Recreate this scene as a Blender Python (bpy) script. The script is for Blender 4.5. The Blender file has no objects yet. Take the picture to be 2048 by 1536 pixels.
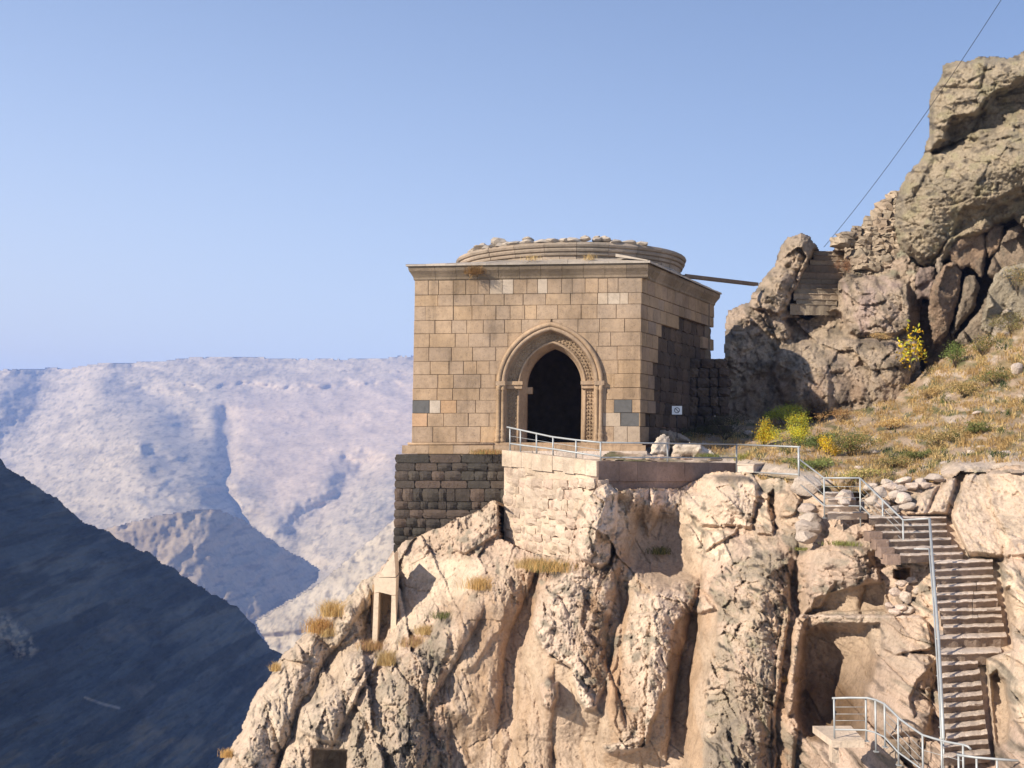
import bpy, bmesh, math, random
import numpy as np
from mathutils import Vector, Matrix

# ------------------------------------------------------------------ camera, sky, sun
S = bpy.context.scene
COL = S.collection
FPX, HOR = 2400.0, 885.0                       # focal length and horizon row of the 2048 px wide photograph
PITCH = math.atan((HOR - 768.0) / FPX)
cam_data = bpy.data.cameras.new('camera')
cam_data.sensor_width = 36.0
cam_data.lens = 36.0 * FPX / 2048.0
cam_data.clip_start = 0.5
cam_data.clip_end = 60000.0
cam = bpy.data.objects.new('camera', cam_data)
COL.objects.link(cam)
cam.location = (0, 0, 0)
cam.rotation_euler = (math.pi / 2 + PITCH, 0, 0)
S.camera = cam

SUN_AZ, SUN_EL = math.radians(56), math.radians(29)      # azimuth measured from behind the camera towards the left
TO_SUN = Vector((-math.sin(SUN_AZ) * math.cos(SUN_EL), -math.cos(SUN_AZ) * math.cos(SUN_EL), math.sin(SUN_EL)))
W = bpy.data.worlds.new('World')
S.world = W
W.use_nodes = True
wn = W.node_tree.nodes
wn.clear()
sky = wn.new('ShaderNodeTexSky')
sky.sky_type = 'NISHITA'
sky.sun_disc = False
sky.sun_elevation = SUN_EL
sky.sun_rotation = -math.atan2(TO_SUN.x, TO_SUN.y)
sky.altitude = 1300
sky.air_density = 1.0
sky.dust_density = 1.5
sky.ozone_density = 6.0
bg = wn.new('ShaderNodeBackground')
bg.inputs['Strength'].default_value = 0.108
wo = wn.new('ShaderNodeOutputWorld')
# pale valley haze in the sky: thickest at the horizon, stronger on the sun's side, thinning out upwards
wl = W.node_tree.links.new
tc = wn.new('ShaderNodeTexCoord')
sx_ = wn.new('ShaderNodeSeparateXYZ')
wl(tc.outputs['Generated'], sx_.inputs[0])


def wmath(op, a, b=0.0):
    n = wn.new('ShaderNodeMath')
    n.operation = op
    for k_, q_ in enumerate((a, b)):
        if hasattr(q_, 'links'):
            wl(q_, n.inputs[k_])
        else:
            n.inputs[k_].default_value = q_
    return n.outputs[0]


hz_f = wmath('MULTIPLY', wmath('EXPONENT', wmath('MULTIPLY', wmath('MAXIMUM', sx_.outputs[2], 0.0), -3.9)), wmath('SUBTRACT', 1.0, wmath('MULTIPLY', sx_.outputs[0], .85)))
hz_f = wmath('MINIMUM', wmath('MAXIMUM', hz_f, 0.0), 1.0)
wmix = wn.new('ShaderNodeMix')
wmix.data_type = 'RGBA'
wl(hz_f, wmix.inputs[0])
wl(sky.outputs[0], wmix.inputs[6])
wmix.inputs[7].default_value = (4.15, 4.3, 4.5, 1)
wl(wmix.outputs[2], bg.inputs[0])
W.node_tree.links.new(bg.outputs[0], wo.inputs[0])

sl = bpy.data.lights.new('sun', 'SUN')
sl.energy = 4.9
sl.angle = math.radians(0.53)
sl.color = (1.0, 0.91, 0.78)
so = bpy.data.objects.new('sun', sl)
COL.objects.link(so)
so.rotation_euler = TO_SUN.to_track_quat('Z', 'Y').to_euler()
so.location = (-40, -40, 60)

S.view_settings.view_transform = 'Standard'
S.view_settings.look = 'None'
S.view_settings.gamma = 1.0
S.view_settings.use_curve_mapping = False
S.view_settings.exposure = 0.70
S.render.engine = 'CYCLES'
S.cycles.use_denoising = True
S.cycles.max_bounces = 5
S.cycles.diffuse_bounces = 3
S.cycles.volume_bounces = 1
S.cycles.use_adaptive_sampling = True

random.seed(7)
rng = np.random.default_rng(11)

# ------------------------------------------------------------------ projection helpers
ct, st = math.cos(PITCH), math.sin(PITCH)


def ray(px, py):
    a = (np.asarray(px, float) - 1024.0) / FPX
    b = (768.0 - np.asarray(py, float)) / FPX
    dy = ct - b * st
    return a / dy, (st + b * ct) / dy           # x and z per metre of depth


def P(px, py, Y):
    rx, rz = ray(px, py)
    return Vector((float(rx) * Y, float(Y), float(rz) * Y))


def PV(px, py, Y):
    rx, rz = ray(px, py)
    return np.stack([rx * Y, Y + 0 * rx, rz * Y], -1)


# ------------------------------------------------------------------ numpy noise
def _h(ix, iy, s):
    with np.errstate(over='ignore'):
        n = (ix.astype(np.int64) * 374761393 + iy.astype(np.int64) * 668265263 + int(s) * 974711) & 0xffffffff
        n = ((n ^ (n >> 13)) * 1274126177) & 0xffffffff
        n = ((n ^ (n >> 15)) * 2246822519) & 0xffffffff
        n = n ^ (n >> 16)
    return n.astype(np.float64) / 4294967296.0


_G = np.array([[math.cos(a), math.sin(a)] for a in np.arange(16) * math.pi / 8])


def perlin(x, y, s=0):
    x0, y0 = np.floor(x), np.floor(y)
    fx, fy = x - x0, y - y0
    u, v = fx ** 3 * (fx * (fx * 6 - 15) + 10), fy ** 3 * (fy * (fy * 6 - 15) + 10)

    def g(i, j):
        k = (_h(x0 + i, y0 + j, s) * 16).astype(int)
        return _G[k, 0] * (fx - i) + _G[k, 1] * (fy - j)
    a, b = g(0, 0) * (1 - u) + g(1, 0) * u, g(0, 1) * (1 - u) + g(1, 1) * u
    return (a * (1 - v) + b * v) * 1.5


def fbm(x, y, o=4, s=0, gain=.5):
    r, a, f, t = 0, 1.0, 1.0, 0
    for i in range(o):
        r = r + a * perlin(x * f + i * 17.3, y * f - i * 9.1, s + i)
        t += a
        a *= gain
        f *= 2.03
    return r / t


def ridged(x, y, o=4, s=0):
    r, a, f, t = 0, 1.0, 1.0, 0
    for i in range(o):
        r = r + a * (1 - np.abs(perlin(x * f + i * 7.7, y * f + i * 3.3, s + i)) * 2)
        t += a
        a *= .5
        f *= 2.07
    return r / t


def worley(x, y, s=0):
    x0, y0 = np.floor(x), np.floor(y)
    f1 = np.full(x.shape, 9.0)
    f2 = np.full(x.shape, 9.0)
    cx, cy, cid = np.zeros(x.shape), np.zeros(x.shape), np.zeros(x.shape)
    for i in (-1, 0, 1):
        for j in (-1, 0, 1):
            gx, gy = x0 + i, y0 + j
            qx, qy = gx + _h(gx, gy, s), gy + _h(gx, gy, s + 5)
            d = np.hypot(qx - x, qy - y)
            n = d < f1
            f2 = np.where(n, f1, np.minimum(f2, d))
            cx, cy, cid = np.where(n, qx, cx), np.where(n, qy, cy), np.where(n, _h(gx, gy, s + 9), cid)
            f1 = np.where(n, d, f1)
    return f1, f2, cx, cy, cid


def facets(x, y, s=0, tilt=.8):
    f1, f2, cx, cy, cid = worley(x, y, s)
    ang = cid * 40.0
    pl = ((x - cx) * np.cos(ang) + (y - cy) * np.sin(ang)) * tilt
    crack = np.clip((f2 - f1) / .12, 0, 1)
    return pl + (cid - .5) * .8, crack, cid


def sstep(a, b, x):
    t = np.clip((x - a) / (b - a), 0, 1)
    return t * t * (3 - 2 * t)


def poly_sd(px, py, poly):
    """signed distance to a polygon, positive inside"""
    P_ = np.asarray(poly, float)
    d = np.full(px.shape, 1e9)
    ins = np.zeros(px.shape, bool)
    for i in range(len(P_)):
        ax, ay = P_[i]
        bx, by = P_[(i + 1) % len(P_)]
        ex, ey = bx - ax, by - ay
        t = np.clip(((px - ax) * ex + (py - ay) * ey) / (ex * ex + ey * ey + 1e-9), 0, 1)
        d = np.minimum(d, np.hypot(px - ax - t * ex, py - ay - t * ey))
        c = ((ay > py) != (by > py))
        xx = (bx - ax) * (py - ay) / ((by - ay) if by != ay else 1e-9) + ax
        ins ^= c & (px < xx)
    return np.where(ins, d, -d)


def line_d(px, py, pts):
    d = np.full(px.shape, 1e9)
    for (ax, ay), (bx, by) in zip(pts[:-1], pts[1:]):
        ex, ey = bx - ax, by - ay
        t = np.clip(((px - ax) * ex + (py - ay) * ey) / (ex * ex + ey * ey + 1e-9), 0, 1)
        d = np.minimum(d, np.hypot(px - ax - t * ex, py - ay - t * ey))
    return d


def rbf(ctrl):
    c = np.asarray(ctrl, float)
    X, V = c[:, :2] / 100.0, c[:, 2]
    n = len(X)
    r = np.hypot(X[:, None, 0] - X[None, :, 0], X[:, None, 1] - X[None, :, 1])
    A = np.zeros((n + 3, n + 3))
    A[:n, :n] = r + np.eye(n) * .02
    A[:n, n], A[:n, n + 1:] = 1, X
    A[n, :n], A[n + 1:, :n] = 1, X.T
    w = np.linalg.solve(A, np.concatenate([V, [0, 0, 0]]))

    def f(px, py):
        x, y = np.asarray(px, float) / 100.0, np.asarray(py, float) / 100.0
        out = w[n] + w[n + 1] * x + w[n + 2] * y
        for i in range(n):
            out = out + w[i] * np.hypot(x - X[i, 0], y - X[i, 1])
        return out
    return f


# ------------------------------------------------------------------ object helpers
def tag(o, label=None, cat=None, group=None, kind=None):
    if label:
        o['label'] = label
    if cat:
        o['category'] = cat
    if group:
        o['group'] = group
    if kind:
        o['kind'] = kind
    return o


def link(name, data, parent=None, loc=None):
    o = bpy.data.objects.new(name, data)
    COL.objects.link(o)
    if parent:
        o.parent = parent
    if loc is not None:
        o.location = Vector(loc) - (WL[parent.name] if parent else Vector((0, 0, 0)))
    elif parent:
        o.location = -WL[parent.name]
    WL[o.name] = Vector(loc) if loc is not None else Vector((0, 0, 0))
    return o


WL = {}


def thing(name, label, cat, loc, group=None):
    o = link(name, None, None, loc)
    o.empty_display_size = .2
    return tag(o, label, cat, group)


def mesh_np(name, v, f, mat=None, col=None, smooth=True):
    """v (n,3), f (m,k) array of k-gons, col (n,3) vertex colours"""
    v, f = np.asarray(v, np.float32), np.asarray(f, np.int32)
    me = bpy.data.meshes.new(name)
    m, k = f.shape
    me.vertices.add(len(v))
    me.vertices.foreach_set('co', v.ravel())
    me.loops.add(m * k)
    me.loops.foreach_set('vertex_index', f.ravel())
    me.polygons.add(m)
    me.polygons.foreach_set('loop_start', np.arange(0, m * k, k, dtype=np.int32))
    me.polygons.foreach_set('loop_total', np.full(m, k, np.int32))
    me.polygons.foreach_set('use_smooth', np.full(m, smooth))
    me.update(calc_edges=True)
    if col is not None:
        a = me.attributes.new('Col', 'FLOAT_COLOR', 'POINT')
        c = np.ones((len(v), 4), np.float32)
        c[:, :3] = np.clip(col, 0, 1)
        a.data.foreach_set('color', c.ravel())
    if mat:
        me.materials.append(mat)
    return me


def mesh_py(name, v, f, mat=None, smooth=False):
    me = bpy.data.meshes.new(name)
    me.from_pydata([tuple(p) for p in v], [], f)
    me.update()
    if smooth:
        me.polygons.foreach_set('use_smooth', [True] * len(me.polygons))
    if mat:
        me.materials.append(mat)
    return me


def prism(bottom, top):
    """closed solid between two rings of equal length (vertex lists)"""
    n = len(bottom)
    v = list(bottom) + list(top)
    f = [tuple(range(n))[::-1], tuple(range(n, 2 * n))]
    f += [(i, (i + 1) % n, n + (i + 1) % n, n + i) for i in range(n)]
    return v, f


def tube(pts, r, seg=8, closed=False):
    pts = [Vector(p) for p in pts]
    v, f = [], []
    n = len(pts)
    ref = None
    for i, p in enumerate(pts):
        t = (pts[min(i + 1, n - 1)] - pts[max(i - 1, 0)]).normalized()
        if ref is None:
            ref = Vector((0, 0, 1)) if abs(t.z) < .9 else Vector((1, 0, 0))
        a = t.cross(ref).normalized()
        ref = a.cross(t).normalized()
        rr = r[i] if isinstance(r, (list, tuple)) else r
        for k in range(seg):
            an = 2 * math.pi * k / seg
            v.append(p + a * math.cos(an) * rr + ref * math.sin(an) * rr)
    for i in range(n - 1):
        for k in range(seg):
            k2 = (k + 1) % seg
            f.append((i * seg + k, i * seg + k2, (i + 1) * seg + k2, (i + 1) * seg + k))
    f.append(tuple(range(seg))[::-1])
    f.append(tuple((n - 1) * seg + k for k in range(seg)))
    return v, f


def tube_obj(name, pts, r, mat, parent, seg=8):
    v, f = tube(pts, r, seg)
    return link(name, mesh_py(name, v, f, mat, True), parent)


# ------------------------------------------------------------------ materials
def nodes(name):
    m = bpy.data.materials.new(name)
    m.use_nodes = True
    nt = m.node_tree
    return m, nt, nt.nodes['Principled BSDF'], nt.links.new


def nnoise(nt, vec, scale, detail=6, rough=.6, dist=0):
    n = nt.nodes.new('ShaderNodeTexNoise')
    n.inputs['Scale'].default_value = scale
    n.inputs['Detail'].default_value = detail
    n.inputs['Roughness'].default_value = rough
    n.inputs['Distortion'].default_value = dist
    nt.links.new(vec, n.inputs['Vector'])
    return n.outputs[0]


def ramp(nt, fac, stops):
    r = nt.nodes.new('ShaderNodeValToRGB')
    e = r.color_ramp.elements
    e[0].position, e[0].color = stops[0][0], (*stops[0][1], 1)
    e[1].position, e[1].color = stops[-1][0], (*stops[-1][1], 1)
    for p, c in stops[1:-1]:
        k = e.new(p)
        k.color = (*c, 1)
    nt.links.new(fac, r.inputs[0])
    return r.outputs[0]


def mixc(nt, mode, fac, a, b):
    m = nt.nodes.new('ShaderNodeMix')
    m.data_type = 'RGBA'
    m.blend_type = mode
    for sock, val in ((m.inputs[0], fac), (m.inputs[6], a), (m.inputs[7], b)):
        if hasattr(val, 'links'):
            nt.links.new(val, sock)
        elif isinstance(val, (int, float)):
            sock.default_value = val
        else:
            sock.default_value = (*val, 1)
    return m.outputs[2]


def geo_pos(nt, scale=None):
    g = nt.nodes.new('ShaderNodeNewGeometry')
    if scale is None:
        return g.outputs['Position']
    mp = nt.nodes.new('ShaderNodeMapping')
    mp.inputs['Scale'].default_value = scale
    nt.links.new(g.outputs['Position'], mp.inputs['Vector'])
    return mp.outputs[0]


def bump(nt, bsdf, height, strength, dist, prev=None):
    b = nt.nodes.new('ShaderNodeBump')
    b.inputs['Strength'].default_value = strength
    b.inputs['Distance'].default_value = dist
    nt.links.new(height, b.inputs['Height'])
    if prev is not None:
        nt.links.new(prev, b.inputs['Normal'])
    nt.links.new(b.outputs[0], bsdf.inputs['Normal'])
    return b.outputs[0]


def G(v):
    return (v, v, v)


def mat_rock(name, sc=1.0, bstr=.8, bd=.06, speck=.5):
    m, nt, B, L = nodes(name)
    pos = geo_pos(nt)
    at = nt.nodes.new('ShaderNodeAttribute')
    at.attribute_name = 'Col'
    n1 = nnoise(nt, pos, 1.1 * sc, 8, .65)
    n2 = nnoise(nt, pos, 7 * sc, 6, .7)
    n3 = nnoise(nt, pos, 22 * sc, 4, .7)
    c = mixc(nt, 'MULTIPLY', 1.0, at.outputs['Color'], ramp(nt, n1, [(.25, G(.72)), (.5, G(1.0)), (.75, G(1.16))]))
    c = mixc(nt, 'MULTIPLY', 1.0, c, ramp(nt, n2, [(.3, (.66, .64, .62)), (.48, G(1.0)), (.75, G(1.14))]))
    c = mixc(nt, 'MULTIPLY', speck, c, ramp(nt, n3, [(.32, G(.45)), (.46, G(1.0)), (.8, G(1.1))]))
    L(c, B.inputs['Base Color'])
    B.inputs['Roughness'].default_value = .95
    B.inputs['Specular IOR Level'].default_value = .15
    b1 = bump(nt, B, n2, bstr, bd * 2.2)
    bump(nt, B, n3, bstr, bd, b1)
    return m


def mat_stone(name, cols, var=.25, bstr=.6, bd=.03, pit=.4, sc=1.0, weather=False):
    """dressed stone: colour differs stone by stone, with pits and stains"""
    m, nt, B, L = nodes(name)
    pos = geo_pos(nt)
    oi = nt.nodes.new('ShaderNodeObjectInfo')
    r = ramp(nt, oi.outputs['Random'], [(i / (len(cols) - 1), c) for i, c in enumerate(cols)])
    n1 = nnoise(nt, pos, .55 * sc, 6, .6)
    n2 = nnoise(nt, pos, 5 * sc, 7, .7)
    n3 = nnoise(nt, pos, 17 * sc, 3, .6)
    c = mixc(nt, 'MULTIPLY', 1.0, r, ramp(nt, n1, [(.3, G(1 - var)), (.7, G(1 + var * .6))]))
    c = mixc(nt, 'MULTIPLY', 1.0, c, ramp(nt, n2, [(.3, G(.78)), (.5, G(1.0)), (.72, G(1.1))]))
    if weather:       # grey crust that grows from the top of the wall, and runs of dirt
        sp = nt.nodes.new('ShaderNodeSeparateXYZ')
        L(pos, sp.inputs[0])
        mr = nt.nodes.new('ShaderNodeMapRange')
        mr.inputs[1].default_value, mr.inputs[2].default_value = 2.6, 7.6
        L(sp.outputs[2], mr.inputs[0])
        nb = nnoise(nt, pos, .8, 5, .65)
        ad = nt.nodes.new('ShaderNodeMath')
        ad.operation = 'MULTIPLY'
        L(mr.outputs[0], ad.inputs[0])
        L(ramp(nt, nb, [(.35, G(.25)), (.65, G(1.0))]), ad.inputs[1])
        c = mixc(nt, 'MIX', ad.outputs[0], c, mixc(nt, 'MULTIPLY', 1.0, c, (.80, .86, .95)))
        ns_ = nnoise(nt, geo_pos(nt, (2.2, 2.2, .28)), 1.0, 5, .6)
        c = mixc(nt, 'MULTIPLY', .8, c, ramp(nt, ns_, [(.32, G(.66)), (.48, G(1.0)), (.8, G(1.06))]))
    c = mixc(nt, 'MULTIPLY', pit, c, ramp(nt, n3, [(.3, G(.35)), (.4, G(1.0)), (.8, G(1.05))]))
    L(c, B.inputs['Base Color'])
    B.inputs['Roughness'].default_value = .93
    B.inputs['Specular IOR Level'].default_value = .15
    b1 = bump(nt, B, n2, bstr, bd)
    bump(nt, B, n3, bstr, bd * .6, b1)
    return m


def mat_plain(name, col, rough=.6, metal=0, nsc=8, nv=.2, bstr=.2, spec=.3):
    m, nt, B, L = nodes(name)
    pos = geo_pos(nt)
    n = nnoise(nt, pos, nsc, 5, .6)
    c = mixc(nt, 'MULTIPLY', 1.0, col, ramp(nt, n, [(.3, G(1 - nv)), (.7, G(1 + nv * .5))]))
    L(c, B.inputs['Base Color'])
    B.inputs['Roughness'].default_value = rough
    B.inputs['Metallic'].default_value = metal
    B.inputs['Specular IOR Level'].default_value = spec
    if bstr:
        bump(nt, B, n, bstr, .02)
    return m


def mat_leaf(name, trans=.3):
    m, nt, B, L = nodes(name)
    at = nt.nodes.new('ShaderNodeAttribute')
    at.attribute_name = 'Col'
    L(at.outputs['Color'], B.inputs['Base Color'])
    B.inputs['Roughness'].default_value = .8
    B.inputs['Specular IOR Level'].default_value = .15
    tr = nt.nodes.new('ShaderNodeBsdfTranslucent')
    L(at.outputs['Color'], tr.inputs['Color'])
    mx = nt.nodes.new('ShaderNodeMixShader')
    mx.inputs[0].default_value = trans
    L(B.outputs[0], mx.inputs[1])
    L(tr.outputs[0], mx.inputs[2])
    L(mx.outputs[0], nt.nodes['Material Output'].inputs['Surface'])
    return m


M = dict(
    rock=mat_rock('cliff_rock', 1.0, .65, .05, .45),
    rock_far=mat_rock('upper_rock', .8, .9, .09, .7),
    hill=mat_rock('hill_turf', .012, .14, 3.0, .2),
    soil=mat_rock('slope_soil', 1.0, .8, .05, .6),
    ashlar=mat_stone('tan_ashlar', [(.37, .255, .16), (.355, .25, .165), (.385, .262, .162), (.35, .25, .17), (.375, .262, .17), (.39, .262, .155)], .34, .7, .035, .6, weather=True),
    ashlar_pale=mat_stone('pale_ashlar', [(.41, .315, .225), (.45, .37, .29), (.38, .29, .21)], .15),
    ashlar_orange=mat_stone('orange_ashlar', [(.44, .27, .155), (.46, .29, .175), (.41, .26, .15)], .2),
    ashlar_gray=mat_stone('new_gray_ashlar', [(.115, .11, .105), (.13, .125, .115)], .1, .2, .01, .1),
    ashlar_dark=mat_stone('weathered_ashlar', [(.09, .063, .047), (.065, .05, .04), (.12, .085, .06), (.08, .06, .047)], .4, .9, .06),
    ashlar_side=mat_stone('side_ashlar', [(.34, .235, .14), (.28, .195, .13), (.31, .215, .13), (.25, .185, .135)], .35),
    basalt=mat_stone('dark_masonry', [(.06, .05, .043), (.085, .066, .053), (.05, .044, .038), (.07, .06, .049), (.12, .085, .066), (.062, .054, .046)], .3, .9, .05, .5),
    joint=mat_plain('joint_mortar', (.16, .118, .082), .98, 0, 3, .3, .6),
    interior=mat_plain('interior_plaster', (.24, .14, .10), .95, 0, .8, .6, .5),
    rubble=mat_stone('pale_rubble', [(.52, .40, .29), (.47, .37, .28), (.55, .43, .33), (.43, .33, .25), (.53, .39, .30)], .25, .9, .05),
    plaster=mat_stone('wall_render', [(.54, .42, .31), (.57, .45, .34)], .38, .8, .05),
    brownwall=mat_stone('brown_render', [(.27, .185, .14), (.30, .205, .155), (.25, .175, .135)], .45, .8, .05),
    step=mat_stone('step_stone', [(.58, .47, .38), (.50, .41, .33), (.62, .51, .42), (.47, .38, .31)], .25, .9, .05),
    roofstone=mat_stone('roof_slab', [(.40, .34, .28), (.34, .29, .24), (.44, .37, .30)], .25, .6, .03),
    drum=mat_stone('drum_stone', [(.32, .25, .19), (.27, .215, .165), (.37, .29, .22), (.24, .20, .16)], .3, .8, .05),
    looserock=mat_stone('loose_rock', [(.52, .43, .35), (.44, .36, .30), (.56, .46, .38), (.48, .37, .30)], .25, 1.0, .07),
    metal=mat_plain('galvanised_steel', (.38, .39, .385), .55, .35, 6, .12, .05, .5),
    wood=mat_plain('weathered_wood', (.17, .12, .085), .85, 0, 5, .3, .3),
    signw=mat_plain('sign_white', (.78, .80, .82), .5, 0, 3, .05, 0),
    signb=mat_plain('sign_black', (.06, .07, .09), .5, 0, 3, .05, 0),
    cable=mat_plain('cable_rubber', (.03, .03, .035), .6, 0, 3, .05, 0),
    leaf=mat_leaf('leaf'),
    bark=mat_plain('bark', (.12, .09, .06), .9),
    concrete=mat_stone('cast_concrete', [(.66, .52, .37), (.70, .56, .41)], .15, .5, .02, .2),
)
M['cornice'] = mat_stone('cornice_stone', [(.24, .18, .125), (.19, .145, .10), (.27, .205, .145), (.17, .13, .095)], .35, .8, .03)
M['carved'] = mat_stone('carved_stone', [(.30, .21, .135), (.33, .235, .15)], .3, .9, .04)
M['riser_shade'] = mat_stone('step_riser_shade', [(.27, .205, .16), (.24, .18, .14), (.30, .225, .175)], .25, .9, .05)  # browner than the treads: riser shade put into the colour, with some grime
m, nt, B, L = nodes('river_water')
B.inputs['Base Color'].default_value = (.015, .05, .055, 1)
B.inputs['Roughness'].default_value = .08
bump(nt, B, nnoise(nt, geo_pos(nt), .4, 4), .3, .3)
M['water'] = m


# ------------------------------------------------------------------ relief builder
def relief(name, outline, step, fn, mat, thick=6.0, jit=3.0, jsc=26.0, seed=0, parent=None, cols=True):
    """a rock face as real surface: a grid over the outline, pushed to its distance by fn, closed by a rim that runs back"""
    o = np.asarray(outline, float)
    x0, y0 = o.min(0) - step * 2
    x1, y1 = o.max(0) + step * 2
    gx, gy = np.meshgrid(np.arange(x0, x1 + step, step), np.arange(y0, y1 + step, step))
    H, Wd = gx.shape
    wx = gx + jit * fbm(gx / jsc, gy / jsc, 4, seed + 50) * 2
    wy = gy + jit * fbm(gx / jsc, gy / jsc, 4, seed + 90) * 2
    sd = poly_sd(wx, wy, outline)
    Y, C = fn(gx, gy, sd)
    v = PV(gx, gy, Y).reshape(-1, 3)
    cell = (sd[:-1, :-1] > 0) & (sd[1:, :-1] > 0) & (sd[:-1, 1:] > 0) & (sd[1:, 1:] > 0)
    idx = np.arange(H * Wd).reshape(H, Wd)
    q = np.stack([idx[1:, :-1], idx[1:, 1:], idx[:-1, 1:], idx[:-1, :-1]], -1)[cell]
    # rim
    pad = np.zeros((H + 1, Wd + 1), bool)
    pad[1:-1, 1:-1] = cell if cell.shape == (H - 1, Wd - 1) else False
    rim = []
    for (di, dj, a, b) in ((-1, 0, (0, 0), (0, 1)), (1, 0, (1, 1), (1, 0)), (0, -1, (1, 0), (0, 0)), (0, 1, (0, 1), (1, 1))):
        nb = pad[1 + di:H + di, 1 + dj:Wd + dj]
        e = cell & ~nb
        ii, jj = np.nonzero(e)
        rim.append(np.stack([idx[ii + a[0], jj + a[1]], idx[ii + b[0], jj + b[1]]], -1))
    rim = np.concatenate(rim)
    C = C.reshape(-1, 3)
    n0 = len(v)
    bv = v.copy()
    cen = v[np.unique(q)].mean(0)
    bv *= ((bv[:, 1] + thick) / bv[:, 1])[:, None]          # the rim runs back and narrows, so that it stays behind the face
    bv += (cen * (1 + thick / cen[1]) - bv) * np.array([.10, 0, .10]) * min(1, thick / 6)
    rq = np.stack([rim[:, 1], rim[:, 0], rim[:, 0] + n0, rim[:, 1] + n0], -1)
    f = np.concatenate([q, rq])
    v = np.concatenate([v, bv])
    C = np.concatenate([C, C])
    used = np.unique(f)
    remap = np.full(len(v), -1)
    remap[used] = np.arange(len(used))
    me = mesh_np(name, v[used], remap[f], mat, C[used], True)
    return link(name, me, parent)


def feat(D, px, py, poly, h, s, dome=.35, mask=None):
    """push the inside of a polygon h metres towards the viewer (negative: away)"""
    p = np.asarray(poly, float)
    x0, y0 = p.min(0) - 25
    x1, y1 = p.max(0) + 25
    k = (px > x0) & (px < x1) & (py > y0) & (py < y1)
    if not k.any():
        return np.zeros(px.shape)
    sd = poly_sd(px[k], py[k], poly)
    pr = (1 - dome) * sstep(0, s, sd) + dome * sstep(0, s * 6, sd)
    D[k] -= h * pr
    w = np.zeros(px.shape)
    w[k] = sstep(-2, s * .8, sd)
    return w


def lerpc(C, col, w):
    return C * (1 - w[..., None]) + np.asarray(col) * w[..., None]


PINK = np.array([.55, .405, .305])
CREAM = np.array([.60, .475, .35])
TAN = np.array([.49, .36, .25])
ORANGE = np.array([.42, .25, .13])
LICH = np.array([.19, .165, .125])
DARK = np.array([.075, .062, .05])
BROWN = np.array([.17, .105, .06])
GREENL = np.array([.25, .25, .15])

# ------------------------------------------------------------------ far terrain
def hill_colors(px, py, X, Z, base, seed=0, sc=1.0):
    n = fbm(X * .01 * sc, Z * .02 * sc, 5, seed)
    C = base + np.zeros(px.shape + (3,))
    C = lerpc(C, base * .45, sstep(-.05, .4, n) * .45)
    n2 = fbm(X * .05 * sc, Z * .09 * sc, 4, seed + 7)
    C = lerpc(C, base * .25, sstep(.15, .35, n2) * .55)
    return C


_far = rbf([(-700, 760, 4600), (-300, 745, 4400), (0, 738, 4300), (300, 716, 4300), (600, 717, 4350), (900, 712, 4400), (1500, 700, 4300), (2300, 690, 4200),
            (0, 800, 3900), (300, 780, 3950), (600, 775, 4000), (900, 770, 4000), (1500, 770, 3900), (2300, 770, 3800), (-700, 850, 3900),
            (0, 900, 3500), (150, 900, 3350), (280, 890, 3150), (450, 900, 3400), (650, 900, 3450), (900, 900, 3350), (1500, 900, 3200), (2300, 900, 3100),
            (0, 1000, 3100), (200, 1000, 2880), (400, 1000, 2850), (470, 1010, 3020), (560, 1020, 2980), (700, 1000, 2950), (900, 1000, 2850), (1500, 1050, 2600),
            (300, 1100, 2500), (600, 1120, 2600), (800, 1120, 2450), (500, 1250, 2350), (800, 1350, 2000), (-700, 1100, 2700), (-700, 1350, 2000), (2300, 1350, 2000), (1500, 1350, 2000)])


def far_fn(px, py, sd):
    Y = _far(px, py)
    rx, rz = ray(px, py)
    X, Z = rx * Y, rz * Y
    wx, wy = px + 14 * fbm(px / 60, py / 60, 3, 3), py + 12 * fbm(px / 50, py / 50, 3, 4)
    for pts, w, h in (([(458, 840), (455, 900), (447, 985), (470, 1030), (520, 1070), (640, 1140)], 24, 70), ([(720, 940), (690, 985), (640, 1030), (600, 1060)], 34, 140),
                      ([(250, 770), (330, 800), (380, 850)], 30, 90), ([(110, 740), (90, 800), (60, 860), (10, 900)], 60, 220),
                      ([(200, 935), (120, 985)], 16, 30), ([(300, 905), (350, 930), (440, 940)], 16, 34), ([(310, 945), (440, 965)], 7, 20), ([(330, 975), (440, 985)], 7, 18), ([(300, 1000), (440, 1012)], 6, 14)):
        d = line_d(wx, wy, pts)
        Y = Y + h * np.exp(-(d / w) ** 2)
    # cliff bands
    band = 770 + 8 * fbm(px / 90, px * 0, 3, 5) - (px > 330) * 0 + np.clip((330 - px) / 330, 0, 1) * 35
    Y = Y + 30 * sstep(-5, 5, wy - band) * sstep(120, 300, px)
    band2 = 730 + (np.abs(px - 420) / 40.) ** 1.2
    Y = Y + 25 * sstep(-2, 2, wy - band2) * .5
    r = ridged(X * .004, Z * .010, 5, 21)
    Y = Y - 40 * r - 9 * fbm(X * .012, Z * .035, 4, 22) - 2.5 * fbm(X * .06, Z * .1, 3, 29)
    C = hill_colors(px, py, X, Z, np.array([.43, .35, .24]), 31)
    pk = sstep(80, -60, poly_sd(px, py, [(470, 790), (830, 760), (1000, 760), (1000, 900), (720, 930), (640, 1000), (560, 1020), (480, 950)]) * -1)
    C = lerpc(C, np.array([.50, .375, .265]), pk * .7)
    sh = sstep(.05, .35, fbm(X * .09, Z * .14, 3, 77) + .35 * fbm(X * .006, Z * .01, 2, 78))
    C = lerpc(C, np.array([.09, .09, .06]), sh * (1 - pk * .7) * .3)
    return Y, C


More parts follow.
